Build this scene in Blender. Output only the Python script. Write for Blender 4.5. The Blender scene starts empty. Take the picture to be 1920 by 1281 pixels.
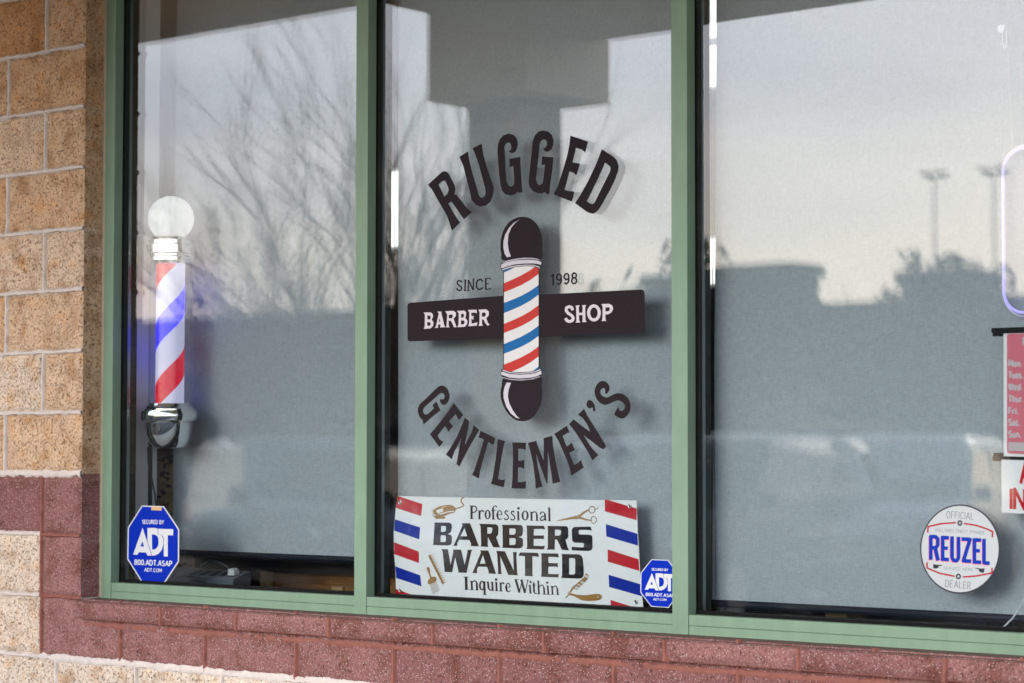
import bpy, math, random
from mathutils import Vector, Matrix, noise
from mathutils.geometry import delaunay_2d_cdt
random.seed(7)
R = math.radians
sc = bpy.context.scene
COL = sc.collection

# ------------------------------------------------------------------ camera
ZJ = 1.12                      # height of the window sill above the parking lot
F_PX, YAW, PIT, ROL = 4458.27, 0.714212, 0.047295, 0.0010034
CX, CD, CH = 6.41299, 4.99383, 0.47254 + ZJ
cd = bpy.data.cameras.new("camera"); cam = bpy.data.objects.new("camera", cd); COL.objects.link(cam)
sc.camera = cam
cd.sensor_width = 36.0; cd.lens = F_PX / 1920 * 36.0
cd.clip_start = 0.1; cd.clip_end = 2000
cd.dof.use_dof = True; cd.dof.focus_distance = 6.75; cd.dof.aperture_fstop = 5.2
_cy, _sy, _cp, _sp, _cr, _sr = math.cos(YAW), math.sin(YAW), math.cos(PIT), math.sin(PIT), math.cos(ROL), math.sin(ROL)
_right0 = Vector((_cy, _sy, 0)); _fwd = Vector((-_sy * _cp, _cy * _cp, _sp)); _up0 = Vector((_sy * _sp, -_cy * _sp, _cp))
_right = _right0 * _cr + _up0 * _sr; _up = -_right0 * _sr + _up0 * _cr
_m = Matrix((_right, _up, -_fwd)).transposed().to_4x4(); _m.translation = Vector((CX, -CD, CH))
cam.matrix_world = _m

def ray(px, py):
    return _fwd + _right * ((px - 960) / F_PX) + _up * ((640.5 - py) / F_PX)
def at(px, py, y=0.0):                      # measured point of the photograph on the plane y = const
    d = ray(px, py); t = (y + CD) / d.y
    return Vector((CX + d.x * t, y, CH + d.z * t))
GY = 0.118                                  # outer face of the glass
def refl(px, py, Y):                        # where the line mirrored by the glass meets the plane y = Y
    d = ray(px, py); t = (GY + CD) / d.y
    p = Vector((CX, -CD, CH)) + d * t; r = Vector((d.x, -d.y, d.z)); s = (Y - GY) / r.y
    return p + r * s

# ------------------------------------------------------------------ world, sun, exposure
SUN_EL, SUN_AZ = 19.0, -10.0                 # azimuth: degrees towards +x from straight in front of the facade (-y)
w = bpy.data.worlds.new("World"); sc.world = w; w.use_nodes = True
nt = w.node_tree; N = nt.nodes; L = nt.links
for n in list(N): N.remove(n)
out = N.new('ShaderNodeOutputWorld'); bg = N.new('ShaderNodeBackground'); L.new(bg.outputs[0], out.inputs[0])
bg.inputs[1].default_value = 0.12
sky = N.new('ShaderNodeTexSky'); sky.sky_type = 'NISHITA'; sky.sun_disc = False
sky.sun_elevation = R(SUN_EL); sky.sun_rotation = R(180 - SUN_AZ)
sky.air_density = 1.2; sky.dust_density = 2.0
tc = N.new('ShaderNodeTexCoord'); sp = N.new('ShaderNodeSeparateXYZ'); L.new(tc.outputs['Generated'], sp.inputs[0])
rp = N.new('ShaderNodeValToRGB'); L.new(sp.outputs[2], rp.inputs[0])
els = rp.color_ramp.elements
els[0].position = 0.0; els[0].color = (1.0, 0.86, 0.72, 1)
els[1].position = 0.6; els[1].color = (0.44, 0.54, 0.70, 1)
e = els.new(0.085); e.color = (1.0, 0.92, 0.84, 1)
e = els.new(0.17); e.color = (0.86, 0.89, 1.00, 1)
mp = N.new('ShaderNodeMapping'); mp.inputs['Scale'].default_value = (2.2, 2.2, 11); L.new(tc.outputs['Generated'], mp.inputs[0])
nz = N.new('ShaderNodeTexNoise'); nz.inputs['Scale'].default_value = 1.6; nz.inputs['Detail'].default_value = 6; nz.inputs['Roughness'].default_value = .55
L.new(mp.outputs[0], nz.inputs['Vector'])
cr = N.new('ShaderNodeValToRGB'); L.new(nz.outputs[0], cr.inputs[0])
cr.color_ramp.elements[0].position = .34; cr.color_ramp.elements[0].color = (.80, .82, .90, 1)
cr.color_ramp.elements[1].position = .66; cr.color_ramp.elements[1].color = (1.10, 1.08, 1.06, 1)
mu = N.new('ShaderNodeMixRGB'); mu.blend_type = 'MULTIPLY'; mu.inputs[0].default_value = 1; L.new(rp.outputs[0], mu.inputs[1]); L.new(cr.outputs[0], mu.inputs[2])
sc2 = N.new('ShaderNodeVectorMath'); sc2.operation = 'SCALE'; L.new(mu.outputs[0], sc2.inputs[0]); sc2.inputs['Scale'].default_value = 11.5
mx = N.new('ShaderNodeMixRGB'); mx.inputs[0].default_value = .82; L.new(sky.outputs[0], mx.inputs[1]); L.new(sc2.outputs[0], mx.inputs[2])
L.new(mx.outputs[0], bg.inputs[0])

sl = bpy.data.lights.new("sun", 'SUN'); so = bpy.data.objects.new("sun", sl); COL.objects.link(so)
sl.energy = 0.85; sl.angle = R(28); sl.color = (1.0, 0.93, 0.85)
so.location = (3, -20, 12)
_sd = Vector((math.sin(R(SUN_AZ)) * math.cos(R(SUN_EL)), -math.cos(R(SUN_AZ)) * math.cos(R(SUN_EL)), math.sin(R(SUN_EL))))
so.rotation_euler = _sd.to_track_quat('Z', 'Y').to_euler()

sc.view_settings.view_transform = 'Standard'; sc.view_settings.look = 'None'
sc.view_settings.gamma = 1; sc.view_settings.use_curve_mapping = False
sc.view_settings.exposure = 1.45
sc.cycles.use_denoising = True
sc.cycles.max_bounces = 8; sc.cycles.transparent_max_bounces = 24
sc.cycles.caustics_reflective = False; sc.cycles.caustics_refractive = False
sc.cycles.sample_clamp_indirect = 6

# ------------------------------------------------------------------ helpers
def tag(o, label=None, cat=None, group=None, kind=None):
    if label: o['label'] = label
    if cat: o['category'] = cat
    if group: o['group'] = group
    if kind: o['kind'] = kind
    return o
def thing(name, label, cat, loc=(0, 0, 0), rz=0.0, group=None):
    o = bpy.data.objects.new(name, None); COL.objects.link(o); o.empty_display_size = .1
    o.location = loc; o.rotation_euler = (0, 0, rz)
    return tag(o, label, cat, group)

class MB:
    def __init__(s): s.v = []; s.f = []; s.m = []; s.tone = []
    def add(s, vs, fs, mi=0, tone=0.0):
        b = len(s.v); s.v += [tuple(v) for v in vs]
        for f in fs: s.f.append([b + i for i in f]); s.m.append(mi); s.tone.append(tone)
        return s
    def box(s, x0, x1, y0, y1, z0, z1, mi=0, tone=0.0):
        vs = [(x0,y0,z0),(x1,y0,z0),(x1,y1,z0),(x0,y1,z0),(x0,y0,z1),(x1,y0,z1),(x1,y1,z1),(x0,y1,z1)]
        return s.add(vs, [(0,3,2,1),(4,5,6,7),(0,1,5,4),(1,2,6,5),(2,3,7,6),(3,0,4,7)], mi, tone)
    def tube(s, pts, rad, n=8, mi=0, cap=True):
        pts = [Vector(p) for p in pts]; k = len(pts)
        rads = rad if isinstance(rad, (list, tuple)) else [rad] * k
        vs = []; fs = []; prev = None
        for i, p in enumerate(pts):
            d = (pts[min(i + 1, k - 1)] - pts[max(i - 1, 0)])
            d = d.normalized() if d.length > 1e-9 else Vector((0, 0, 1))
            a = prev if prev is not None else (Vector((1, 0, 0)) if abs(d.x) < .8 else Vector((0, 1, 0)))
            a = (a - d * a.dot(d)); a = a.normalized() if a.length > 1e-6 else d.orthogonal().normalized(); prev = a
            b = d.cross(a)
            for j in range(n):
                t = 2 * math.pi * j / n; vs.append(p + (a * math.cos(t) + b * math.sin(t)) * rads[i])
        for i in range(k - 1):
            for j in range(n):
                fs.append((i*n+j, i*n+(j+1) % n, (i+1)*n+(j+1) % n, (i+1)*n+j))
        if cap: fs.append(tuple(reversed(range(n)))); fs.append(tuple((k-1)*n + j for j in range(n)))
        return s.add(vs, fs, mi)
    def lathe(s, prof, c=(0, 0, 0), n=32, mi=0):
        vs = []; fs = []; k = len(prof)
        for (r, z) in prof:
            for j in range(n):
                t = 2 * math.pi * j / n; vs.append((c[0] + r * math.cos(t), c[1] + r * math.sin(t), c[2] + z))
        for i in range(k - 1):
            for j in range(n): fs.append((i*n+j, i*n+(j+1) % n, (i+1)*n+(j+1) % n, (i+1)*n+j))
        fs.append(tuple(reversed(range(n)))); fs.append(tuple((k-1)*n + j for j in range(n)))
        return s.add(vs, fs, mi)
    def sphere(s, c, r, nu=24, nv=14, mi=0):
        prof = [(max(1e-4, r * math.sin(math.pi * i / nv)), -r * math.cos(math.pi * i / nv)) for i in range(nv + 1)]
        return s.lathe(prof, c, nu, mi)
    def prism(s, poly, y0, y1, mi=0):            # poly of (x, z), front face at y0
        n = len(poly); a = sum(poly[i][0]*poly[(i+1) % n][1] - poly[(i+1) % n][0]*poly[i][1] for i in range(n))
        if a < 0: poly = poly[::-1]
        vs = [(p[0], y0, p[1]) for p in poly] + [(p[0], y1, p[1]) for p in poly]
        fs = [tuple(range(n)), tuple(reversed(range(n, 2*n)))] + [(i, n+i, n+(i+1) % n, (i+1) % n) for i in range(n)]
        return s.add(vs, fs, mi)
    def build(s, name, mat, parent=None, smooth=False, sharp=35, bevel=0.0, tone=False):
        me = bpy.data.meshes.new(name); me.from_pydata(s.v, [], s.f); me.validate()
        for m in (mat if isinstance(mat, (list, tuple)) else [mat]): me.materials.append(m)
        if len(me.polygons) == len(s.m):
            me.polygons.foreach_set('material_index', s.m)
            if tone:
                a = me.attributes.new('tone', 'FLOAT', 'FACE'); a.data.foreach_set('value', s.tone)
        if smooth:
            me.polygons.foreach_set('use_smooth', [True] * len(me.polygons)); me.set_sharp_from_angle(angle=R(sharp))
        me.update()
        o = bpy.data.objects.new(name, me); COL.objects.link(o)
        if parent is not None: o.parent = parent
        if bevel:
            b = o.modifiers.new('bevel', 'BEVEL'); b.width = bevel; b.segments = 2; b.limit_method = 'ANGLE'
        return o

# ------------------------------------------------------------------ materials
def nodes(name):
    m = bpy.data.materials.new(name); m.use_nodes = True
    t = m.node_tree; b = t.nodes['Principled BSDF']
    return m, t, b
def mat(name, col, rough=.5, metal=0.0, spec=.5, noise_amt=0.0, scale=30.0, bump=0.0, bscale=200.0, emit=None, estr=0.0, stretch=(1, 1, 1), coat=0.0):
    m, t, b = nodes(name)
    b.inputs['Base Color'].default_value = (*col, 1); b.inputs['Roughness'].default_value = rough
    b.inputs['Metallic'].default_value = metal; b.inputs['Specular IOR Level'].default_value = spec
    b.inputs['Coat Weight'].default_value = coat
    if noise_amt or bump:
        c = t.nodes.new('ShaderNodeTexCoord'); mp = t.nodes.new('ShaderNodeMapping'); mp.inputs['Scale'].default_value = stretch
        t.links.new(c.outputs['Object'], mp.inputs[0])
    if noise_amt:
        n = t.nodes.new('ShaderNodeTexNoise'); n.inputs['Scale'].default_value = scale; n.inputs['Detail'].default_value = 8; n.inputs['Roughness'].default_value = .65
        t.links.new(mp.outputs[0], n.inputs['Vector'])
        r = t.nodes.new('ShaderNodeMapRange'); r.inputs[1].default_value = .25; r.inputs[2].default_value = .75
        r.inputs[3].default_value = 1 - noise_amt; r.inputs[4].default_value = 1 + noise_amt; t.links.new(n.outputs[0], r.inputs[0])
        v = t.nodes.new('ShaderNodeVectorMath'); v.operation = 'SCALE'; v.inputs[0].default_value = col; t.links.new(r.outputs[0], v.inputs['Scale'])
        t.links.new(v.outputs[0], b.inputs['Base Color'])
    if bump:
        n2 = t.nodes.new('ShaderNodeTexNoise'); n2.inputs['Scale'].default_value = bscale; n2.inputs['Detail'].default_value = 4
        t.links.new(mp.outputs[0], n2.inputs['Vector'])
        bp = t.nodes.new('ShaderNodeBump'); bp.inputs['Strength'].default_value = bump; bp.inputs['Distance'].default_value = .002
        t.links.new(n2.outputs[0], bp.inputs['Height']); t.links.new(bp.outputs[0], b.inputs['Normal'])
    if emit:
        b.inputs['Emission Color'].default_value = (*emit, 1); b.inputs['Emission Strength'].default_value = estr
    return m

def ramp(t, pts, inp):
    r = t.nodes.new('ShaderNodeValToRGB'); el = r.color_ramp.elements
    el[0].position, el[0].color = pts[0][0], (*pts[0][1], 1); el[1].position, el[1].color = pts[-1][0], (*pts[-1][1], 1)
    for p, c in pts[1:-1]:
        x = el.new(p); x.color = (*c, 1)
    t.links.new(inp, r.inputs[0]); return r
def mixc(t, fac, a, b, blend='MIX'):
    m = t.nodes.new('ShaderNodeMixRGB'); m.blend_type = blend
    if isinstance(fac, float): m.inputs[0].default_value = fac
    else: t.links.new(fac, m.inputs[0])
    for i, x in ((1, a), (2, b)):
        if isinstance(x, tuple): m.inputs[i].default_value = (*x, 1)
        else: t.links.new(x, m.inputs[i])
    return m.outputs[0]

def block_mat(name, tones, specks, pit, rough=.95, vs=150, pl=.54, blot=None, fine=(.66, 1.22), sd=.36):
    """split-face concrete block: tone per block, blotches, aggregate flecks and dark pits"""
    m, t, b = nodes(name); nn = t.nodes
    c = nn.new('ShaderNodeTexCoord'); at_ = nn.new('ShaderNodeAttribute'); at_.attribute_name = 'tone'
    base = ramp(t, tones, at_.outputs['Fac']).outputs[0]
    def noi(sc, det=6, ro=.6):
        n = nn.new('ShaderNodeTexNoise'); n.inputs['Scale'].default_value = sc; n.inputs['Detail'].default_value = det; n.inputs['Roughness'].default_value = ro
        t.links.new(c.outputs['Object'], n.inputs['Vector']); return n.outputs[0]
    big = ramp(t, [(.34, (.72, .62, .52)), (.5, (1, 1, 1)), (.68, (1.12, 1.10, 1.08))], noi(11, 5, .6)).outputs[0]
    col = mixc(t, 1.0, base, big, 'MULTIPLY')
    if blot:
        bl = ramp(t, [(.52, (0, 0, 0)), (.70, (.6, .6, .6))], noi(15, 4, .55))
        col = mixc(t, bl.outputs[0], col, mixc(t, 1.0, col, blot, 'MULTIPLY'))
    fine = ramp(t, [(.32, (fine[0], fine[0]*.92, fine[0]*.86)), (.55, (1.05, 1.05, 1.05)), (.75, (fine[1],)*3)], noi(170, 5, .8)).outputs[0]
    col = mixc(t, 1.0, col, fine, 'MULTIPLY')
    n1 = noi(120, 4, .7)
    pits = ramp(t, [(pl, (0, 0, 0)), (pl + .10, (1, 1, 1))], n1)
    col = mixc(t, pits.outputs[0], col, mixc(t, .9, col, pit))
    v = nn.new('ShaderNodeTexVoronoi'); v.inputs['Scale'].default_value = vs; t.links.new(c.outputs['Object'], v.inputs['Vector'])
    wn = nn.new('ShaderNodeSeparateColor'); t.links.new(v.outputs['Color'], wn.inputs[0])
    pick = nn.new('ShaderNodeMath'); pick.operation = 'GREATER_THAN'; pick.inputs[1].default_value = specks[1]; t.links.new(wn.outputs[0], pick.inputs[0])
    near = nn.new('ShaderNodeMath'); near.operation = 'LESS_THAN'; near.inputs[1].default_value = sd; t.links.new(v.outputs['Distance'], near.inputs[0])
    mul = nn.new('ShaderNodeMath'); mul.operation = 'MULTIPLY'; t.links.new(pick.outputs[0], mul.inputs[0]); t.links.new(near.outputs[0], mul.inputs[1])
    col = mixc(t, mul.outputs[0], col, specks[0])
    t.links.new(col, b.inputs['Base Color']); b.inputs['Roughness'].default_value = rough; b.inputs['Specular IOR Level'].default_value = .1
    bp = nn.new('ShaderNodeBump'); bp.inputs['Strength'].default_value = .8; bp.inputs['Distance'].default_value = .003
    ad = nn.new('ShaderNodeMath'); ad.operation = 'SUBTRACT'; t.links.new(noi(140, 6, .75), ad.inputs[0]); t.links.new(pits.outputs[0], ad.inputs[1])
    t.links.new(ad.outputs[0], bp.inputs['Height']); t.links.new(bp.outputs[0], b.inputs['Normal'])
    return m

M = {}
M['cream'] = block_mat('cream_block', [(0, (.60, .535, .465)), (.35, (.53, .385, .265)), (.7, (.49, .31, .18)), (1, (.43, .22, .09))], ((.27, .145, .07), .86), (.13, .08, .05), vs=190, pl=.545, blot=(1.05, .74, .42))
M['red'] = block_mat('red_block', [(0, (.19, .088, .088)), (1, (.25, .125, .122))], ((.42, .33, .32), .74), (.09, .032, .032), vs=225, pl=.58, fine=(.5, 1.5), sd=.34)
M['mortar'] = mat('pale_mortar', (.52, .475, .45), .95, spec=.2, noise_amt=.14, scale=60, bump=.6, bscale=220)
M['redmortar'] = mat('red_mortar', (.215, .085, .068), .95, spec=.2, noise_amt=.2, scale=50, bump=.6, bscale=200)
M['ledge'] = mat('sill_top', (.12, .082, .072), .9, spec=.2, noise_amt=.25, scale=35, bump=.5)
M['caulk'] = mat('caulk', (.40, .34, .26), .9, spec=.2, noise_amt=.15, scale=40, bump=.3)
M['green'] = mat('green_paint', (.160, .252, .182), .45, spec=.22, noise_amt=.11, scale=7, bump=.08, bscale=500, stretch=(3, 3, 1))
M['bronze'] = mat('dark_bronze', (.004, .0045, .006), .4, spec=.15)
M['gasket'] = mat('black_rubber', (.004, .004, .0045), .7, spec=.1)
M['trim'] = mat('grey_trim', (.22, .24, .27), .35, metal=.6)
M['white'] = mat('white_vinyl', (.52, .53, .55), .4, spec=.08)
M['banner'] = mat('banner_vinyl', (.74, .76, .77), .3, spec=.25, bump=.25, bscale=14)
M['ink'] = mat('black_vinyl', (.019, .0145, .018), .6, spec=.04)
M['barwhite'] = mat('white_print', (.50, .48, .53), .5, spec=.06)
M['decalgrey'] = mat('silver_print', (.43, .43, .48), .5, spec=.06)
M['decalred'] = mat('red_print', (.38, .035, .03), .45, spec=.08)
M['decalblue'] = mat('blue_print', (.01, .10, .28), .45, spec=.08)
M['bannerred'] = mat('banner_red', (.46, .010, .020), .3, spec=.2, bump=.25, bscale=14)
M['bannerblue'] = mat('banner_blue', (.003, .02, .29), .3, spec=.2, bump=.25, bscale=14)
M['bannerblack'] = mat('banner_black', (.010, .008, .009), .25, spec=.25, bump=.25, bscale=14)
M['gold'] = mat('gold_print', (.30, .155, .035), .4, spec=.4)
M['golddark'] = mat('dark_gold_print', (.25, .15, .06), .4, spec=.4)
M['steel'] = mat('steel', (.5, .5, .5), .3, metal=1)
M['sblue'] = mat('sign_blue', (.0015, .020, .34), .5, spec=.05)
M['swhite'] = mat('sign_white', (.52, .55, .58), .5, spec=.08)
M['discwhite'] = mat('disc_white', (.385, .425, .45), .5, spec=.08)
M['board'] = mat('board_white', (.74, .75, .77), .5, spec=.1)
M['tape'] = mat('masking_tape', (.55, .36, .17), .7, spec=.06)
M['blacktape'] = mat('black_tape', (.012, .012, .012), .5, spec=.06)
M['fadedred'] = mat('faded_red', (.60, .16, .21), .5, spec=.08, noise_amt=.12, scale=8, stretch=(9, 1, 1))
M['printred'] = mat('print_red', (.52, .008, .016), .45, spec=.06)
M['palewhite'] = mat('pale_white', (.50, .45, .47), .5, spec=.06)
M['reublue'] = mat('label_blue', (.006, .03, .30), .4, spec=.06)
M['reured'] = mat('label_red', (.30, .014, .025), .4, spec=.06)
M['reupink'] = mat('label_shadow', (.62, .25, .30), .4, spec=.06)
M['labelgrey'] = mat('label_grey', (.13, .145, .17), .5, spec=.06)
M['labelblack'] = mat('label_black', (.03, .032, .045), .4, spec=.06)
M['chrome'] = mat('chrome', (.82, .83, .84), .06, metal=1)
M['wood'] = mat('wood', (.30, .145, .055), .5, spec=.15, noise_amt=.35, scale=14, stretch=(1, 1, 8))
M['darkwood'] = mat('dark_wood', (.03, .022, .018), .45, spec=.15, noise_amt=.3, scale=12)
M['palewood'] = mat('pale_wood', (.50, .34, .16), .5)
M['plaster'] = mat('painted_plaster', (.62, .61, .62), .8, spec=.2, noise_amt=.03, scale=20)
M['wallbrown'] = mat('shop_wall_paint', (.26, .20, .13), .8, spec=.03, noise_amt=.15, scale=6)
M['floor'] = mat('shop_floor', (.10, .08, .06), .5, spec=.03, noise_amt=.2, scale=9)
M['black'] = mat('black_plastic', (.015, .016, .018), .35, spec=.15)
M['grey'] = mat('grey_plastic', (.10, .115, .14), .35)
M['navy'] = mat('navy_plastic', (.012, .02, .06), .35)
M['lampwhite'] = mat('lit_panel', (.8, .8, .78), .5, emit=(1, .97, .92), estr=.6)
M['neon'] = mat('lit_neon', (.35, .33, .5), .4, emit=(.24, .20, .80), estr=.6)
M['globe'] = mat('lit_globe', (.32, .33, .34), .25, emit=(1.0, .99, .98), estr=.17)
M['acrylic'] = mat('clear_acrylic', (.7, .7, .75), .1)
M['osb'] = None
M['asphalt'] = mat('asphalt', (.022, .022, .024), .9, spec=.03, noise_amt=.25, scale=3, bump=.4, bscale=60)
M['concrete'] = mat('concrete', (.42, .40, .37), .9, spec=.03, noise_amt=.12, scale=4, bump=.3, bscale=80)
M['paint'] = mat('road_paint', (.62, .62, .60), .8, spec=.03, noise_amt=.2, scale=20)
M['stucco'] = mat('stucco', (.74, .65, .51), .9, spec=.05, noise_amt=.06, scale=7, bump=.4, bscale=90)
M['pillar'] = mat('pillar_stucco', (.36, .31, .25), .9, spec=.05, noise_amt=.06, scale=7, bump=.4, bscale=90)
M['bark'] = mat('bark', (.09, .07, .055), .9, spec=.05, noise_amt=.3, scale=20, bump=.5, bscale=60)
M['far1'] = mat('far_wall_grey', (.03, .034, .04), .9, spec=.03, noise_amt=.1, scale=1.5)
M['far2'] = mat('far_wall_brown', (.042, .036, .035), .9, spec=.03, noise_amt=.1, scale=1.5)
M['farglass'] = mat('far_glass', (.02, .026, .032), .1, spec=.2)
M['poledark'] = mat('pole_paint', (.06, .055, .05), .5)
M['carglass'] = mat('car_glass', (.008, .010, .012), .06, spec=.3)
M['tyre'] = mat('tyre', (.02, .02, .02), .85)
M['rim'] = mat('rim', (.55, .55, .57), .25, metal=1)
M['headlamp'] = mat('headlamp', (.75, .75, .72), .08, spec=.8)
M['taillamp'] = mat('taillamp', (.35, .01, .01), .15)
M['carwhite'] = mat('car_white', (.62, .63, .64), .25, coat=.6)
M['carsilver'] = mat('car_silver', (.09, .095, .105), .28, metal=.2, coat=.3)
M['carred'] = mat('car_red', (.30, .03, .03), .25, coat=.6)
M['carblack'] = mat('car_black', (.010, .011, .013), .35, spec=.2, coat=.06)
M['cargrey'] = mat('car_grey', (.022, .026, .032), .3, spec=.2, coat=.16)
M['hedge'] = mat('scrub_twigs', (.035, .036, .03), .9, spec=.03)

def glass_mat(name, tint, r0, rough=0.0, dust=0.0):
    m = bpy.data.materials.new(name); m.use_nodes = True; t = m.node_tree; nn = t.nodes
    for n in list(nn): nn.remove(n)
    o = nn.new('ShaderNodeOutputMaterial'); mix = nn.new('ShaderNodeMixShader'); tr = nn.new('ShaderNodeBsdfTransparent'); gl = nn.new('ShaderNodeBsdfGlossy')
    tr.inputs[0].default_value = (*tint, 1); gl.inputs['Roughness'].default_value = rough
    g = nn.new('ShaderNodeNewGeometry'); d = nn.new('ShaderNodeVectorMath'); d.operation = 'DOT_PRODUCT'
    t.links.new(g.outputs['Incoming'], d.inputs[0]); t.links.new(g.outputs['Normal'], d.inputs[1])
    def ma(op, a, b=None):
        k = nn.new('ShaderNodeMath'); k.operation = op
        for i, x in enumerate((a, b)):
            if x is None: continue
            if isinstance(x, float): k.inputs[i].default_value = x
            else: t.links.new(x, k.inputs[i])
        return k.outputs[0]
    f = ma('ADD', ma('MULTIPLY', ma('POWER', ma('SUBTRACT', 1.0, ma('ABSOLUTE', d.outputs['Value'])), 5.0), 1 - r0), r0)
    t.links.new(f, mix.inputs[0]); t.links.new(tr.outputs[0], mix.inputs[1]); t.links.new(gl.outputs[0], mix.inputs[2]); fin = mix.outputs[0]
    if dust:
        c = nn.new('ShaderNodeTexCoord'); mp = nn.new('ShaderNodeMapping'); mp.inputs['Rotation'].default_value = (0, R(35), 0); mp.inputs['Scale'].default_value = (3, 3, 22); t.links.new(c.outputs['Object'], mp.inputs[0])
        n1 = nn.new('ShaderNodeTexNoise'); n1.inputs['Scale'].default_value = 1.0; n1.inputs['Detail'].default_value = 7; n1.inputs['Roughness'].default_value = .6; t.links.new(mp.outputs[0], n1.inputs['Vector'])
        n2 = nn.new('ShaderNodeTexNoise'); n2.inputs['Scale'].default_value = 2.2; n2.inputs['Detail'].default_value = 3; t.links.new(c.outputs['Object'], n2.inputs['Vector'])
        v = nn.new('ShaderNodeTexVoronoi'); v.inputs['Scale'].default_value = 38; t.links.new(c.outputs['Object'], v.inputs['Vector'])
        s1 = ramp(t, [(.48, (0, 0, 0)), (.75, (1, 1, 1))], n1.outputs[0]).outputs[0]; s2 = ramp(t, [(.45, (0, 0, 0)), (.7, (1, 1, 1))], n2.outputs[0]).outputs[0]
        spots = ma('MULTIPLY', ma('LESS_THAN', v.outputs['Distance'], .055), .5)
        df = nn.new('ShaderNodeBsdfDiffuse'); df.inputs[0].default_value = (.6, .6, .58, 1); m2 = nn.new('ShaderNodeMixShader')
        t.links.new(ma('MULTIPLY', ma('ADD', ma('MULTIPLY', s1, s2), spots), dust), m2.inputs[0]); t.links.new(fin, m2.inputs[1]); t.links.new(df.outputs[0], m2.inputs[2]); fin = m2.outputs[0]
    t.links.new(fin, o.inputs[0])
    return m
M['glass'] = glass_mat('window_glass', (.93, .96, .97), .10, .010, .05)
def clear_mat(name, tint):
    m = bpy.data.materials.new(name); m.use_nodes = True; t = m.node_tree
    for n in list(t.nodes): t.nodes.remove(n)
    o = t.nodes.new('ShaderNodeOutputMaterial'); tr = t.nodes.new('ShaderNodeBsdfTransparent'); tr.inputs[0].default_value = (*tint, 1)
    t.links.new(tr.outputs[0], o.inputs[0]); return m
M['glassback'] = clear_mat('glass_inner_face', (1, 1, 1))
M['tubeglass'] = glass_mat('pole_cover_glass', (.96, .96, .97), .05)

def fabric_mat():
    m = bpy.data.materials.new('blind_fabric'); m.use_nodes = True; t = m.node_tree; nn = t.nodes; b = nn['Principled BSDF']
    c = nn.new('ShaderNodeTexCoord')
    def wv(rx, prof):
        mp = nn.new('ShaderNodeMapping'); mp.inputs['Scale'].default_value = rx; t.links.new(c.outputs['Object'], mp.inputs[0])
        n = nn.new('ShaderNodeTexNoise'); n.inputs['Scale'].default_value = 1; n.inputs['Detail'].default_value = prof; t.links.new(mp.outputs[0], n.inputs['Vector']); return n.outputs[0]
    a = wv((60, 1, 900), 3); d = wv((900, 1, 50), 3)
    s = nn.new('ShaderNodeMath'); s.operation = 'ADD'; t.links.new(a, s.inputs[0]); t.links.new(d, s.inputs[1])
    col = ramp(t, [(.36, (.31, .355, .385)), (.5, (.395, .45, .485)), (.64, (.47, .53, .565))], None if False else s.outputs[0])
    h = nn.new('ShaderNodeMath'); h.operation = 'MULTIPLY'; h.inputs[1].default_value = .5; t.links.new(s.outputs[0], h.inputs[0])
    t.links.new(h.outputs[0], col.inputs[0]); t.links.new(col.outputs[0], b.inputs['Base Color'])
    b.inputs['Roughness'].default_value = .9; b.inputs['Specular IOR Level'].default_value = .15
    bp = nn.new('ShaderNodeBump'); bp.inputs['Strength'].default_value = .35; bp.inputs['Distance'].default_value = .001; t.links.new(s.outputs[0], bp.inputs['Height']); t.links.new(bp.outputs[0], b.inputs['Normal'])
    tl = nn.new('ShaderNodeBsdfTranslucent'); t.links.new(col.outputs[0], tl.inputs[0])
    mx = nn.new('ShaderNodeMixShader'); mx.inputs[0].default_value = .18
    t.links.new(b.outputs[0], mx.inputs[1]); t.links.new(tl.outputs[0], mx.inputs[2]); t.links.new(mx.outputs[0], nn['Material Output'].inputs[0])
    return m
M['fabric'] = fabric_mat()

def osb_mat():
    m, t, b = nodes('chipboard'); nn = t.nodes; c = nn.new('ShaderNodeTexCoord')
    mp = nn.new('ShaderNodeMapping'); mp.inputs['Scale'].default_value = (1, 1, 2.2); t.links.new(c.outputs['Object'], mp.inputs[0])
    v = nn.new('ShaderNodeTexVoronoi'); v.inputs['Scale'].default_value = 40; t.links.new(mp.outputs[0], v.inputs['Vector'])
    s = nn.new('ShaderNodeSeparateColor'); t.links.new(v.outputs['Color'], s.inputs[0])
    r = ramp(t, [(.0, (.05, .03, .015)), (.22, (.07, .04, .02)), (.26, (.30, .19, .09)), (1, (.42, .29, .15))], s.outputs[0])
    t.links.new(r.outputs[0], b.inputs['Base Color']); b.inputs['Roughness'].default_value = .7
    return m
M['osb'] = osb_mat()

# ------------------------------------------------------------------ flat graphics: layered polygons cut into one sheet
def area(p): return sum(p[i][0]*p[(i+1) % len(p)][1] - p[(i+1) % len(p)][0]*p[i][1] for i in range(len(p)))
def paint(name, layers, y, mats, parent, solid=0.0):
    """layers: (material index or None for a hole, [(x, z), ...]); a later layer covers an earlier one"""
    vs = []; fs = []
    K = 1000.0
    for mi, p in layers:
        if area(p) < 0: p = p[::-1]
        b = len(vs); vs += [Vector((q[0] * K, q[1] * K)) for q in p]; fs.append(list(range(b, b + len(p))))
    v2, e2, f2, ov, oe, of = delaunay_2d_cdt(vs, [], fs, 0, 1e-4)
    mb = MB(); mb.v = [(q.x / K, y, q.y / K) for q in v2]
    for f, o in zip(f2, of):
        if not o: continue
        mi = layers[max(o)][0]
        if mi is None: continue
        mb.f.append(list(f)); mb.m.append(mi); mb.tone.append(0)
    ob = mb.build(name, mats, parent)
    if solid:
        md = ob.modifiers.new('thick', 'SOLIDIFY'); md.thickness = solid; md.offset = -1
    return ob
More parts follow.
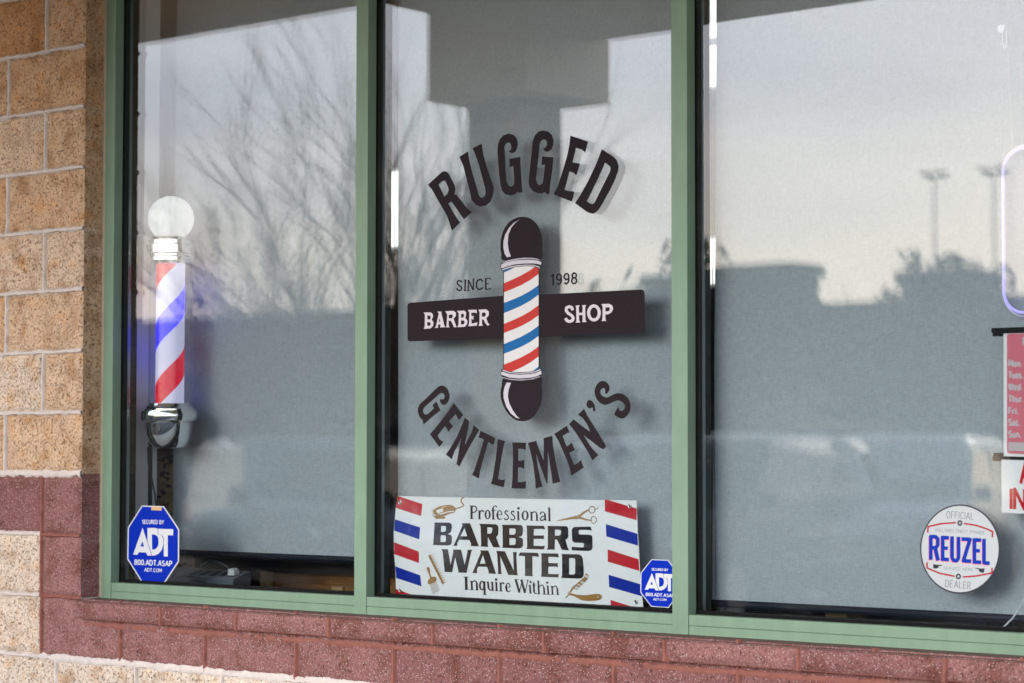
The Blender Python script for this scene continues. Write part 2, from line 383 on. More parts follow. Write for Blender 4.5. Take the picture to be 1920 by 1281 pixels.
def crop(ox, oy, s, y):                     # maps measured crop coordinates to (x, z) on the plane y
    def g(pts):
        r = []
        for p in pts:
            q = at(ox + p[0] / s, oy + p[1] / s, y); r.append((q.x, q.z))
        return r
    return g
def ell(cx, cy, rx, ry, a0=0, a1=360, n=24, closed=True):
    k = n if closed and a1 - a0 == 360 else n + 1
    return [(cx + rx * math.cos(R(a0 + (a1 - a0) * i / n)), cy + ry * math.sin(R(a0 + (a1 - a0) * i / n))) for i in range(k)]
def smooth(p, closed=True, it=1):            # corner-preserving densification (Catmull-Rom)
    n = len(p); out = []
    for i in range(n if closed else n - 1):
        a, b, c, d = (p[(i-1) % n] if closed or i else p[0]), p[i], p[(i+1) % n], (p[(i+2) % n] if closed or i + 2 < n else p[-1])
        for t in (0, .25, .5, .75):
            out.append(tuple(.5*((2*b[k]) + (-a[k]+c[k])*t + (2*a[k]-5*b[k]+4*c[k]-d[k])*t*t + (-a[k]+3*b[k]-3*c[k]+d[k])*t**3) for k in (0, 1)))
    if not closed: out.append(p[-1])
    return out
def stroke(pts, w, joints=True, ends=False):  # a pen line as polygons
    res = []; n = len(pts)
    ws = w if isinstance(w, (list, tuple)) else [w] * n
    for i in range(n - 1):
        (x0, y0), (x1, y1) = pts[i], pts[i+1]; d = math.hypot(x1-x0, y1-y0)
        if d < 1e-9: continue
        nx, ny = -(y1-y0)/d, (x1-x0)/d; a, b = ws[i]/2, ws[i+1]/2
        res.append([(x0+nx*a, y0+ny*a), (x1+nx*b, y1+ny*b), (x1-nx*b, y1-ny*b), (x0-nx*a, y0-ny*a)])
    if joints:
        rng = range(n) if ends else range(1, n - 1)
        for i in rng: res.append(ell(pts[i][0], pts[i][1], ws[i]/2*.99, ws[i]/2*.99, n=8))
    return res

# a plain pen alphabet, cells 1 high
def _a(cx, cy, rx, ry, a0, a1, n=8): return ell(cx, cy, rx, ry, a0, a1, n, closed=False)
GL = {
 'A': (.72, [[(0,0),(.36,1),(.72,0)],[(.13,.34),(.59,.34)]]), 'B': (.6, [[(0,0),(0,1),(.3,1)]+_a(.3,.76,.24,.24,90,-90)+[(0,.52)],[(.3,.52)]+_a(.3,.26,.28,.26,90,-90)+[(0,0)]]),
 'C': (.64, [_a(.36,.5,.34,.5,50,310,12)]), 'D': (.64, [[(0,0),(0,1),(.25,1)]+_a(.25,.5,.38,.5,90,-90,10)+[(0,0)]]),
 'E': (.52, [[(.52,1),(0,1),(0,0),(.52,0)],[(0,.52),(.44,.52)]]), 'F': (.5, [[(.5,1),(0,1),(0,0)],[(0,.5),(.42,.5)]]),
 'G': (.66, [_a(.36,.5,.34,.5,50,345,12)+[(.70,.45),(.42,.45)]]), 'H': (.62, [[(0,0),(0,1)],[(.62,0),(.62,1)],[(0,.5),(.62,.5)]]),
 'I': (.02, [[(.01,0),(.01,1)]]), 'L': (.48, [[(0,1),(0,0),(.48,0)]]), 'M': (.8, [[(0,0),(.06,1),(.4,.25),(.74,1),(.8,0)]]),
 'N': (.64, [[(0,0),(0,1),(.64,0),(.64,1)]]), 'O': (.74, [_a(.37,.5,.36,.5,0,360,16)]), 'P': (.56, [[(0,0),(0,1),(.28,1)]+_a(.28,.73,.27,.27,90,-90)+[(0,.46)]]),
 'R': (.6, [[(0,0),(0,1),(.28,1)]+_a(.28,.74,.27,.26,90,-90)+[(0,.48)],[(.28,.48),(.6,0)]]),
 'S': (.54, [_a(.28,.75,.25,.25,35,270,8)+_a(.26,.26,.27,.25,90,-145,8)[0:]]), 'T': (.62, [[(0,1),(.62,1)],[(.31,1),(.31,0)]]),
 'U': (.62, [[(0,1),(0,.3)]+_a(.31,.3,.31,.3,180,360,8)+[(.62,1)]]), 'V': (.66, [[(0,1),(.33,0),(.66,1)]]), 'W': (.96, [[(0,1),(.24,0),(.48,.9),(.72,0),(.96,1)]]),
 'Y': (.66, [[(0,1),(.33,.48),(.66,1)],[(.33,.48),(.33,0)]]), 'Z': (.58, [[(0,1),(.58,1),(0,0),(.58,0)]]),
 '0': (.56, [_a(.28,.5,.27,.5,0,360,14)]), '8': (.56, [_a(.28,.75,.24,.25,0,360,12),_a(.28,.26,.28,.27,0,360,12)]), '1': (.26, [[(0,.78),(.22,1),(.22,0)]]),
 '9': (.54, [_a(.27,.70,.26,.30,0,360,12),[(.53,.68)]+_a(.27,.35,.26,.35,0,-130,8)]), '.': (.08, [[(.04,0),(.04,.12)]]),
 'o': (.5, [_a(.25,.34,.24,.34,0,360,12)]), 'n': (.46, [[(0,0),(0,.68)],[(0,.4)]+_a(.23,.42,.23,.26,180,0,8)+[(.46,0)]]),
 'u': (.46, [[(0,.68),(0,.26)]+_a(.23,.26,.23,.26,180,360,8)+[(.46,.68)],[(.46,.3),(.46,0)]]), 'e': (.5, [[(.03,.36),(.49,.36)]+_a(.25,.34,.24,.34,5,315,12)]),
 's': (.42, [_a(.21,.51,.19,.17,35,270,6)+_a(.2,.18,.2,.17,90,-145,6)]), 'd': (.5, [_a(.24,.34,.23,.34,0,360,12),[(.48,0),(.48,1)]]),
 'h': (.46, [[(0,0),(0,1)],[(0,.4)]+_a(.23,.42,.23,.26,180,0,8)+[(.46,0)]]), 'r': (.3, [[(0,0),(0,.68)],[(0,.4)]+_a(.24,.42,.24,.25,180,75,5)]),
 'i': (.02, [[(.01,0),(.01,.68)],[(.01,.86),(.01,.98)]]), 'a': (.46, [_a(.23,.48,.21,.2,150,0,6)+[(.45,0)],_a(.22,.2,.21,.2,0,360,10)]),
 't': (.3, [[(.12,.92),(.12,.14)]+_a(.24,.14,.12,.14,180,300,5),[(0,.68),(.3,.68)]]), ' ': (.3, []),
}
def text(s, p0, p1, up, wgt, gap=.24):
    """polygons of a line of lettering: baseline from p0 to p1 (pixels), cap vector up, stroke weight in cap heights"""
    xs = []; x = 0
    for ch in s: xs.append(x); x += GL[ch][0] + gap
    tot = max(x - gap, 1e-6); bx, by = (p1[0]-p0[0])/tot, (p1[1]-p0[1])/tot
    res = []
    for ch, ox in zip(s, xs):
        for pl in GL[ch][1]:
            q = [(p0[0] + (ox+a)*bx + b*up[0], p0[1] + (ox+a)*by + b*up[1]) for a, b in pl]
            res += stroke(q, wgt * math.hypot(*up), joints=len(q) > 2)
    return res

# ================================================================== SETTING: ground
def struct(o, kind='structure'): o['kind'] = kind; return o
struct(MB().box(-160, 160, -220, -3.15, -.3, 0).build('parking_lot', M['asphalt']))
struct(MB().box(-40, 40, -3.0, 0.10, -.3, .15).build('sidewalk', M['concrete']))
struct(MB().box(-40, 40, -3.15, -3.0, -.3, .152).build('kerb', M['concrete'], bevel=.02))
mk = MB()
for i in range(-8, 6): mk.box(i * 2.7 - .05, i * 2.7 + .05, -11.2, -6.2, .004, .008)
for i in range(-14, 6): mk.box(i * 2.7 - .05, i * 2.7 + .05, -24.0, -19.0, .004, .008)
struct(mk.build('parking_markings', M['paint']))

# ================================================================== block wall of the shop
C = .2032; EX = .2045; XR = 4.52; XEND = 6.2; TOPZ = 2.46
wall = thing('shop_wall', 'split-face concrete block wall of the shop, tan above and dark red around the window', 'wall')
def face_block(mb, x0, x1, z0, z1, y, amp, res, seed, tone, side_r=False, side_l=False, ydeep=.08):
    g = .0045
    x0 += g; x1 -= (0 if side_r else g); z0 += g; z1 -= g
    nx = max(2, int((x1 - x0) / res)); nz_ = max(2, int((z1 - z0) / res))
    vs = []; fs = []
    for j in range(nz_ + 1):
        for i in range(nx + 1):
            x = x0 + (x1 - x0) * i / nx; z = z0 + (z1 - z0) * j / nz_
            dx = min(x - x0, x1 - x) ; dz = min(z - z0, z1 - z); ed = min(1, min(dx, dz) / .014)
            q = Vector((x * 9 + seed * 3.1, z * 9, seed * 1.7))
            d = noise.noise(q) * amp + noise.noise(q * 4.3) * amp * .55 + noise.noise(q * 14) * amp * .35
            # ragged arrises: edge points wander a little
            ex = noise.noise(Vector((z * 60, seed, 3))) * .0018 if i in (0, nx) else 0
            ez = noise.noise(Vector((x * 60, seed, 7))) * .0018 if j in (0, nz_) else 0
            vs.append((x + ex, y - (.0015 + d) * ed + (.006 * (1 - ed)), z + ez))
    for j in range(nz_):
        for i in range(nx):
            a = j*(nx+1)+i; fs.append((a, a+1, a+nx+2, a+nx+1))
    mb.add(vs, fs, 0, tone)
    if side_r:
        m = 6; vs = []; fs = []
        for j in range(nz_ + 1):
            v = mb.v[len(mb.v) - (nx+1)*(nz_+1) + j*(nx+1) + nx]
            for k in range(m + 1): vs.append((v[0], v[1] + (ydeep - v[1]) * k / m, z0 - g + (z1-z0+2*g)*j/nz_))
        for j in range(nz_):
            for k in range(m): a = j*(m+1)+k; fs.append((a, a+1, a+m+2, a+m+1))
        mb.add(vs, fs, 0, tone)
def tube_mortar(mb, pts, wid, axis, y=0.0, proud=.0035, seed=0.0, mi=0):
    """a ragged mortar joint along a polyline in the wall plane"""
    n = len(pts); vs = []; fs = []
    for i, (x, z) in enumerate(pts):
        k = noise.noise(Vector((x * 30 + seed, z * 30, 1))); k2 = noise.noise(Vector((x * 30, z * 30 + seed, 9))); k3 = noise.noise(Vector((x*140, z*140, seed)))
        wa = wid * (.5 + .34 * k + .22 * k3); wb = wid * (.5 + .34 * k2 - .22 * k3); off = .0016 * noise.noise(Vector((x * 9, z * 9, seed + 4)))
        for s_, yy in ((-wa, y + .0045), (-wa * .55, y - proud * .8), (wb * .35, y - proud * (1 + .4 * k)), (wb, y + .0045)):
            vs.append((x, yy, z + s_ + off) if axis == 'h' else (x + s_ + off, yy, z))
    for i in range(n - 1):
        for j in range(3):
            a = i*4 + j; fs.append((a, a+4, a+5, a+1) if axis == 'v' else (a, a+4, a+5, a+1))
    mb.add(vs, fs, mi)
cream = MB(); red = MB(); mort = MB()
rr = random.Random(3)
# pier left of the window: running bond, joints 8 in apart at the corner
NTOP = 12
for k in range(-6, NTOP):                      # course k spans z = ZJ + k*C .. (k+1)*C
    z0 = ZJ + k * C; z1 = z0 + C
    if k >= 0:                                 # above the sill line: the pier ends at the window
        cuts = [EX]; x = EX; first = 2 if (k % 2 == 0) else 1
        if k in (0, 1): first = 1              # dark red quoin blocks
        x -= C * first; cuts.append(x)
        while x > -4.6: x -= 2 * C; cuts.append(x)
        for a, b in zip(cuts[1:], cuts[:-1]):
            vis = b > -.32
            isred = (k == 1) or (k == 0 and b > EX - .01)
            seed = rr.uniform(0, 90)
            if isred: face_block(red, a, b, z0, z1, 0, .0034, .0065 if vis else .06, seed, rr.random(), side_r=(b == EX))
            else:
                tone = min(1, max(0, (.30 if k == 0 else .22 + .04 * k) + rr.uniform(-.26, .30)))  # darker, more orange per course: block tone plus canopy shade put into the colour
                if k == 0: tone = rr.uniform(0, .12)
                face_block(cream, a, b, z0, z1, 0, .0034, .0065 if vis else .06, seed, tone, side_r=(b == EX))
        for a in cuts[1:]:
            rj = (k == 1) or (k == 0)
            tube_mortar(mort, [(a, z0 + C * i / 40) for i in range(41)], .0155, 'v', seed=a * 9 + k, mi=1 if rj else 0)
    else:
        # running on beneath the window
        if k == -1: js = [EX - C * 0.98 + 2 * C * i for i in range(-12, 16)]
        else: js = [EX - C + (C if k % 2 == 0 else 0) * 1.0 + 2 * C * i - .12 for i in range(-12, 16)]
        for a, b in zip(js[:-1], js[1:]):
            vis = b > -.35 and a < 4.2 and k >= -2
            seed = rr.uniform(0, 90)
            isred = k == -1 and a > -.05
            if isred: face_block(red, a, b, z0, z1, 0, .0034, .0065 if vis else .06, seed, rr.random())
            else: face_block(cream, a, b, z0, z1, 0, .0034, .0065 if vis else .06, seed, rr.uniform(0, .1))
            if k >= -6:
                rj = k == -1 and a > -.25
                tube_mortar(mort, [(a, z0 + C * i / 40) for i in range(41)], .0165, 'v', seed=a * 7 + k, mi=1 if rj else 0)
# horizontal joints
def hline(z, xa, xb, wid, mi, seed): 
    n = int((xb - xa) / .006); tube_mortar(mort, [(xa + (xb - xa) * i / n, z) for i in range(n + 1)], wid, 'h', seed=seed, mi=mi)
for k in range(3, NTOP + 1): hline(ZJ + k * C, -4.6, EX + .001, .0165, 0, k * 3.3)
hline(ZJ + 2 * C - .001, -4.6, EX + .001, .026, 0, 5.0)
hline(ZJ + C, -4.6, EX - C - .004, .017, 0, 6.0); hline(ZJ + C, EX - C - .002, EX + .001, .015, 1, 8.0)
hline(ZJ, -4.6, EX - C - .006, .016, 0, 16.0); hline(ZJ, EX - C - .002, EX + .012, .015, 1, 18.0)
hline(ZJ - C, EX - C, XR, .030, 0, 26.0); hline(ZJ - C, -4.6, EX - C, .017, 0, 27.0)
# raked, smeared bed joint under the projecting sill
hline(ZJ - .0845, EX + .03, XR, .026, 1, 31.0)
for k in range(-5, -1): hline(ZJ + k * C, -4.6, XR, .017, 0, 40.0 + k)
# pier at the right end of the shopfront, and the wall over the window
for k in range(0, NTOP):
    z0 = ZJ + k * C
    for i in range(3):
        a = XR + 2 * C * i; b = a + 2 * C
        (red if k < 2 else cream).add([(a+.004, 0, z0+.004), (b-.004, 0, z0+.004), (b-.004, 0, z0+C-.004), (a+.004, 0, z0+C-.004)], [(0, 1, 2, 3)], 0, rr.random() * .5)
    (red if k < 2 else cream).add([(XR, .0, z0+.004), (XR, .08, z0+.004), (XR, .08, z0+C-.004), (XR, .0, z0+C-.004)], [(0, 3, 2, 1)], 0, .3)
cream.box(-6, 8, .004, .20, ZJ + TOPZ, ZJ + 3.2, 0, .4)
cream.build('cream_blocks', M['cream'], wall, smooth=True, sharp=60, tone=True)
red.build('red_blocks', M['red'], wall, smooth=True, sharp=60, tone=True)
mort.build('mortar_joints', [M['mortar'], M['redmortar']], wall, smooth=True, sharp=50)
# core behind the joints
core = MB(); core.box(-6, EX - .002, .0075, .20, 0, ZJ + TOPZ - .001); core.box(EX - .002, 8, .0075, .20, 0, ZJ - .012)
core.box(XR + .003, 8, .0075, .20, ZJ - .010, ZJ + TOPZ - .001)
core.build('backing', M['mortar'], wall)
# projecting sill course
sill = MB(); YS = -.028
sj = [EX + .016, .638, .99, 1.393, 1.81, 2.222, 2.633, 3.05, 3.469, 3.88, 4.29, XR]
for a, b in zip(sj[:-1], sj[1:]): face_block(sill, a - .003, b + .003, ZJ - .0685, ZJ - .004, YS, .0030, .0065, rr.uniform(0, 90), rr.uniform(.2, 1))
sl_o = sill.build('sill', M['red'], wall, smooth=True, sharp=60, tone=True)
sb = MB(); sb.box(EX + .016, XR, YS + .0075, .06, ZJ - .066, ZJ - .0135); sb.build('sill_core', M['redmortar'], wall)
st = MB()
n = 260
vs = []; fs = []
for i in range(n + 1):
    x = EX + .001 + (XR - EX - .002) * i / n; q = noise.noise(Vector((x * 14, 2, 3))) * .0022
    vs += [(x, YS + .001 + abs(q), ZJ - .0105 + q * .4), (x, .03, ZJ - .0065 + q * .4), (x, .125, ZJ - .001)]
for i in range(n):
    a = i * 3; fs += [(a, a+3, a+4, a+1), (a+1, a+4, a+5, a+2)]
st.add(vs, fs).build('sill_wash', M['ledge'], wall, smooth=True)
sm = MB()
for a in sj[1:-1]: tube_mortar(sm, [(a, ZJ - .067 + .0565 * i / 14) for i in range(15)], .017, 'v', y=YS + .001, proud=.003, seed=a)
sm.build('sill_joints', M['redmortar'], wall, smooth=True)
# caulk between block reveal and frame
MB().box(EX - .001, .2175, .0815, .11, ZJ - .002, ZJ + TOPZ).build('caulk_joint', M['caulk'], wall)

# ================================================================== shop window
MULL = [(1.3915, 1.4415), (2.5785, 2.6315)]
JL = (.2175, .2659); JR = (XR - .05, XR)
YF = .080; HEAD = ZJ + 2.40
win = thing('shop_window', 'long shop window in pale green aluminium frame with three tall panes', 'window', (0, 0, ZJ))
def part(mb, name, m, parent, **k):
    o = mb.build(name, m, parent, **k)
    if parent is not None and parent.type == 'EMPTY':
        o.matrix_parent_inverse = Matrix.Translation(-Vector(parent.location))
    return o
zb = ZJ - .005
for (a, b) in [JL, JR]: part(MB().box(a, b, YF, GY - .001, zb, HEAD), 'jamb', M['green'], win, bevel=.0015)
for (a, b) in MULL: part(MB().box(a, b, YF, GY - .001, zb, HEAD), 'mullion', M['green'], win, bevel=.0015)
bays = [(JL[1], MULL[0][0]), (MULL[0][1], MULL[1][0]), (MULL[1][1], JR[0])]
for a, b in bays:
    r = MB(); r.box(a + .0004, b - .0004, YF + .0025, GY - .001, ZJ + .0205, ZJ + .0485); r.box(a + .0004, b - .0004, YF + .0025, GY - .001, ZJ - .0045, ZJ + .0193)
    r.box(a + .0008, b - .0008, YF + .006, GY - .002, ZJ + .019, ZJ + .021)
    part(r, 'bottom_rail', M['green'], win, bevel=.001)
    part(MB().box(a + .0004, b - .0004, YF + .0025, GY - .001, HEAD - .05, HEAD), 'top_rail', M['green'], win, bevel=.001)
# inner frame, dark bronze, behind the glass
inn = MB()
for (a, b) in [JL, *MULL, JR]: inn.box(a - .001, b + .001, .1505, .182, ZJ, HEAD)
for a, b in bays: inn.box(a + .002, b - .002, .1505, .1815, ZJ + .001, ZJ + .036); inn.box(a + .002, b - .002, .1505, .1815, HEAD - .05, HEAD - .001)
part(inn, 'inner_frame', M['bronze'], win)
gk = MB(); tr = MB()
for a, b in bays:
    for x0, x1 in ((a, a + .005), (b - .005, b)): gk.box(x0 + .0002, x1 - .0002, GY - .0025, GY + .031, ZJ + .0486, HEAD - .051)
    gk.box(a + .0052, b - .0052, GY - .006, GY + .031, ZJ + .0486, ZJ + .0575)
    gk.box(a + .0052, b - .0052, GY - .003, GY + .031, HEAD - .058, HEAD - .051)
    tr.box(a + .0055, a + .0075, GY + .020, GY + .0315, ZJ + .058, HEAD - .06); tr.box(b - .0075, b - .0055, GY + .020, GY + .0315, ZJ + .058, HEAD - .06)
part(gk, 'gasket', M['gasket'], win); part(tr, 'spacer_strip', M['trim'], win)
tilts = [(.10, -.05), (.10, .055), (-.085, .05)]
def pane(a, b, y, rx, rz, name, parent):
    z0, z1 = ZJ + .05, HEAD - .052; cx_, cz_ = (a + b) / 2, (z0 + z1) / 2; hx, hz = (b - a) / 2, (z1 - z0) / 2
    tz, tx = math.tan(R(rz)), math.tan(R(rx)); vs = []
    for dy in (0, .004):
        for sx, sz in ((-1, -1), (1, -1), (1, 1), (-1, 1)):
            vs.append((cx_ + sx * hx, y + dy + sx * hx * tz + sz * hz * tx, cz_ + sz * hz))
    mb = MB(); mb.add(vs, [(0, 1, 2, 3)], 0); mb.add(vs, [(7, 6, 5, 4), (0, 4, 5, 1), (1, 5, 6, 2), (2, 6, 7, 3), (3, 7, 4, 0)], 1)
    o = mb.build(name, [M['glass'], M['glassback']], parent); return o
for (a, b), (rx, rz) in zip(bays, tilts):
    o = pane(a + .001, b - .001, GY, 0, 0, 'glass_pane', win); o.matrix_parent_inverse = Matrix.Translation(-Vector(win.location))
    i_ = pane(a + .001, b - .001, GY + .0145, rx, rz, 'inner_glass', o)

# ================================================================== window lettering (vinyl on the outer face of the middle pane)
DY = GY - .0008
logo = thing('window_decal', 'black arched window lettering with a cartoon striped barber pole, stuck on the middle pane', 'decal')
c1 = crop(790, 240, 6.405, DY); c2 = crop(980, 240, 6.405, DY); c3 = crop(770, 710, 6.405, DY); c4 = crop(900, 780, 8.54, DY); c5 = crop(1020, 700, 6.1, DY)
c6 = crop(780, 500, 8.54, DY); c7 = crop(1010, 500, 8.54, DY); cb = crop(720, 380, 2.911, DY); ct = crop(920, 395, 9.85, DY); cu = crop(920, 660, 9.15, DY)
Ly = []
Ly += [(0, c1([(80,682),(245,530),(275,519),(310,528),(335,560),(400,690),(410,735),(398,800),(420,802),(545,960),(605,1012),(512,1098),(362,885),(326,908),(400,1045),(465,1138),(368,1235),(310,1060),(200,870),(130,745)])),
 (None, c1([(205,680),(255,638),(275,632),(290,645),(325,720),(327,750),(315,785),(278,826)])),
 (0, c1([(455,345),(562,282),(575,390),(605,510),(690,805),(705,830),(730,838),(760,820),(773,780),(765,720),(690,440),(640,300),(615,245),(725,188),(745,320),(790,480),(870,715),(860,810),(830,885),(780,930),(710,945),(660,925),(600,865),(590,790),(540,600),(500,450)])),
 (0, c1([(1050,278),(1075,262),(1082,225),(1075,195),(1055,175),(1030,178),(1010,195),(1000,230),(1005,330),(1012,500),(1025,640),(1045,690),(1070,705),(1095,700),(1115,675),(1115,600),(1105,460),(1085,460),(1060,475),(1057,372),(1190,347),(1192,450),(1205,650),(1215,770),(1178,780),(1155,765),(1125,798),(1070,812),(1010,798),(970,755),(950,690),(935,560),(915,300),(918,210),(940,140),(985,90),(1050,67),(1110,85),(1145,125),(1160,190),(1150,250),(1125,292),(1090,305),(1065,295)])),
 (0, c2([(245,245),(270,240),(292,205),(290,165),(270,140),(240,142),(215,165),(203,200),(190,350),(165,560),(160,620),(180,675),(210,687),(240,665),(250,600),(268,440),(225,448),(232,343),(370,352),(360,480),(335,650),(320,793),(285,790),(268,768),(235,785),(190,788),(130,765),(85,710),(70,650),(85,500),(110,270),(118,170),(145,90),(190,45),(245,30),(310,45),(350,85),(372,150),(365,215),(345,260),(300,288),(265,278)])),
 (0, c2([(573,92),(785,165),(750,295),(715,262),(640,238),(600,412),(690,430),(645,572),(610,540),(562,520),(503,745),(560,757),(620,765),(590,885),(372,798),(420,700),(470,550),(530,350),(560,210)])),
 (0, c2([(950,255),(1090,345),(1130,390),(1152,460),(1145,520),(1100,640),(1040,760),(940,940),(900,995),(850,1032),(810,1025),(765,1005),(628,903),(690,810),(790,630),(870,460),(920,340)])),
 (None, c2([(990,418),(1045,460),(1055,485),(1045,530),(980,660),(880,860),(860,900),(835,915),(805,905),(770,880),(840,740),(930,550)]))]
paint('arched_lettering', Ly, DY, [M['ink']], logo)
Ly = [(0, c3([(350,240),(365,250),(395,248),(410,215),(400,185),(375,172),(345,185),(290,235),(165,345),(148,380),(152,410),(180,436),(210,425),(280,355),(262,318),(310,276),(358,382),(265,455),(155,552),(142,498),(105,460),(85,400),(88,350),(110,305),(200,225),(320,105),(350,87),(380,83),(415,95),(450,135),(468,190),(468,235),(450,280),(420,312),(395,318),(370,308),(352,275)])),
 (0, c3([(518,290),(632,437),(578,500),(560,470),(540,428),(460,515),(510,572),(452,640),(435,600),(412,572),(325,685),(350,730),(392,762),(345,822),(230,668),(300,590),(440,410),(490,335)])),
 (0, c3([(650,465),(702,515),(690,600),(648,800),(680,740),(735,640),(755,558),(825,615),(770,710),(690,850),(585,1057),(550,1025),(570,920),(605,720),(560,810),(520,890),(495,970),(422,912),(480,830),(560,690),(620,550)])),
 (0, c3([(840,625),(1018,715),(995,800),(970,785),(932,762),(890,900),(835,1110),(820,1202),(735,1155),(760,1110),(830,900),(880,730),(850,718),(815,710)])),
 (0, c4([(283,370),(402,405),(375,500),(330,760),(290,1010),(340,1025),(400,1018),(382,1143),(175,1090),(205,980),(245,730),(275,480)])),
 (0, c4([(515,423),(735,428),(732,553),(700,535),(615,525),(615,715),(660,718),(710,703),(708,850),(670,830),(610,825),(607,1058),(680,1060),(735,1042),(732,1165),(503,1160),(518,1020),(528,700),(525,520)])),
 (0, c4([(768,432),(900,398),(925,480),(1018,715),(1022,540),(1018,355),(1160,318),(1165,440),(1215,750),(1285,1055),(1162,1085),(1150,960),(1110,720),(1085,560),(1088,760),(1082,1080),(1065,1078),(1010,920),(950,760),(900,610),(925,820),(975,1040),(1002,1130),(890,1163),(885,1030),(850,760),(800,540)])),
 (0, c4([(1188,290),(1390,155),(1435,268),(1400,272),(1325,322),(1385,488),(1425,470),(1468,428),(1522,550),(1490,560),(1430,592),(1510,785),(1560,760),(1615,710),(1662,825),(1462,960),(1440,850),(1400,730),(1310,520),(1250,390)])),
 (0, c5([(338,527),(430,600),(530,670),(490,580),(440,510),(388,475),(458,405),(500,490),(600,650),(712,835),(680,872),(640,855),(560,790),(450,705),(490,770),(550,860),(622,935),(552,1000),(520,930),(440,800),(350,660),(285,580)])),
 (0, c5(smooth([(520,307),(545,315),(570,345),(583,385),(587,432),(562,430),(560,405),(550,390),(530,403),(505,395),(488,370),(490,335),(502,315)]))),
 (0, c5(smooth([(700,230),(720,232),(742,205),(750,165),(735,125),(705,95),(665,88),(625,105),(595,145),(578,200),(585,255),(610,305),(650,345),(700,362),(745,350),(800,325),(850,312),(890,325),(918,355),(925,390),(905,425),(880,432),(858,415),(850,388),(805,467),(840,500),(885,518),(925,508),(965,465),(988,410),(985,340),(960,285),(915,245),(865,228),(820,232),(770,255),(720,278),(685,268),(655,245),(645,210),(660,178),(685,170),(700,190)])))]
paint('arched_lettering', Ly, DY, [M['ink']], logo)
idp = crop(0, 0, 1, DY)
bar = idp([(764,572),(766,569),(769,567.8),(944,554.5),(1012,552.5),(1203.2,542.9),(1207,545),(1208.8,550),(1209.6,619),(1208.5,622.5),(1205.5,624),(1012,631.5),(944,634),(769,640.3),(765.5,639),(764,636)])
BW = [(0, bar)]
def addh(g, outer, *holes):
    BW.append((1, g(outer)))
    for h in holes: BW.append((0, g(h)))
addh(c6, [(120,735),(235,735),(268,760),(270,810),(250,850),(280,890),(275,945),(235,990),(125,998),(140,960),(142,770)], [(180,785),(215,780),(235,800),(228,845),(185,850)], [(178,890),(220,890),(238,915),(225,945),(180,950)])
addh(c6, [(345,720),(410,722),(405,745),(455,950),(475,970),(385,975),(395,925),(350,930),(355,978),(298,985),(318,960),(365,755)], [(365,885),(390,880),(378,820)])
addh(c6, [(470,715),(600,708),(640,740),(640,790),(600,835),(650,968),(610,972),(560,870),(520,860),(525,955),(545,970),(480,975),(490,940),(500,770)], [(525,775),(580,765),(590,800),(570,830),(525,830)])
addh(c6, [(655,710),(775,705),(805,735),(800,785),(790,820),(825,870),(818,925),(780,965),(660,970),(680,935),(685,750)], [(722,760),(755,752),(770,775),(762,815),(722,820)], [(720,862),(765,862),(780,890),(765,925),(720,930)])
addh(c6, [(830,695),(970,690),(975,750),(950,735),(885,740),(885,790),(905,795),(920,780),(920,855),(895,835),(885,835),(890,915),(940,905),(985,890),(975,945),(835,955),(850,920),(855,735)])
addh(c6, [(1000,690),(1125,685),(1165,720),(1165,780),(1125,830),(1150,900),(1178,925),(1150,950),(1105,900),(1085,850),(1055,845),(1058,925),(1075,945),(1000,950),(1015,920),(1020,735)], [(1055,740),(1105,735),(1120,765),(1105,800),(1055,805)])
for pl in stroke([(545,700),(530,655),(490,640),(445,660),(440,705),(470,745),(530,785),(555,825),(540,865),(495,880),(450,865),(430,825)], 46): BW.append((1, c7(pl)))
addh(c7, [(590,625),(660,620),(640,650),(645,740),(700,738),(705,650),(690,620),(760,615),(745,650),(750,860),(768,885),(695,890),(705,860),(702,775),(645,778),(648,865),(668,895),(590,897),(605,865),(600,660)])
addh(c7, ell(885,742,110,137), ell(885,742,60,88))
addh(c7, [(1005,600),(1130,595),(1180,625),(1193,680),(1165,735),(1110,765),(1068,765),(1070,850),(1085,870),(1008,872),(1020,845),(1025,640)], [(1070,655),(1120,650),(1145,670),(1130,710),(1070,720)])
BW.append((None, cb([(651,330),(848,330),(848,960),(651,960)])))
paint('name_bar', BW, DY, [M['ink'], M['barwhite']], logo)
# small lettering
SM = []
for pl, wd in (([(735,250),(715,230),(685,225),(662,245),(665,275),(690,305),(720,325),(735,350),(720,375),(690,385),(660,368),(655,345)], 24), ([(790,212),(785,388)], 26), ([(770,214),(808,210)], 12), ([(765,390),(806,386)], 12),
   ([(838,210),(835,385)], 22), ([(838,215),(915,375)], 24), ([(920,200),(918,380)], 20), ([(822,388),(850,386)], 12), ([(905,200),(935,198)], 12), ([(1070,240),(1050,210),(1020,205),(985,225),(965,275),(970,330),(995,362),(1030,365),(1060,345),(1070,330)], 24),
   ([(1115,190),(1118,365)], 26), ([(1104,192),(1195,188)], 16), ([(1115,278),(1165,275)], 15), ([(1104,365),(1197,357)], 16), ([(1192,186),(1195,210)], 12), ([(1190,340),(1198,362)], 12)):
    SM += [(0, c6(p)) for p in stroke(pl, wd)]
SMI = len(SM)
for pl, wd in (([(232,115),(234,303)], 28), ([(190,165),(232,125)], 18), (ell(325,170,36,48,0,360,16,False), 26), ([(361,180),(358,250),(325,287),(288,268)], 26), (ell(446,160,36,48,0,360,16,False), 26), ([(482,170),(480,240),(448,278),(410,258)], 26),
   (ell(570,142,34,38,0,360,16,False), 26), (ell(568,226,40,46,0,360,16,False), 26)):
    SM += [(0, c7(p)) for p in stroke(pl, wd)]
_n = len(SM)
paint('year_lettering', SM[SMI:], DY, [M['ink']], logo); paint('since_lettering', SM[:SMI], DY, [M['ink']], logo)
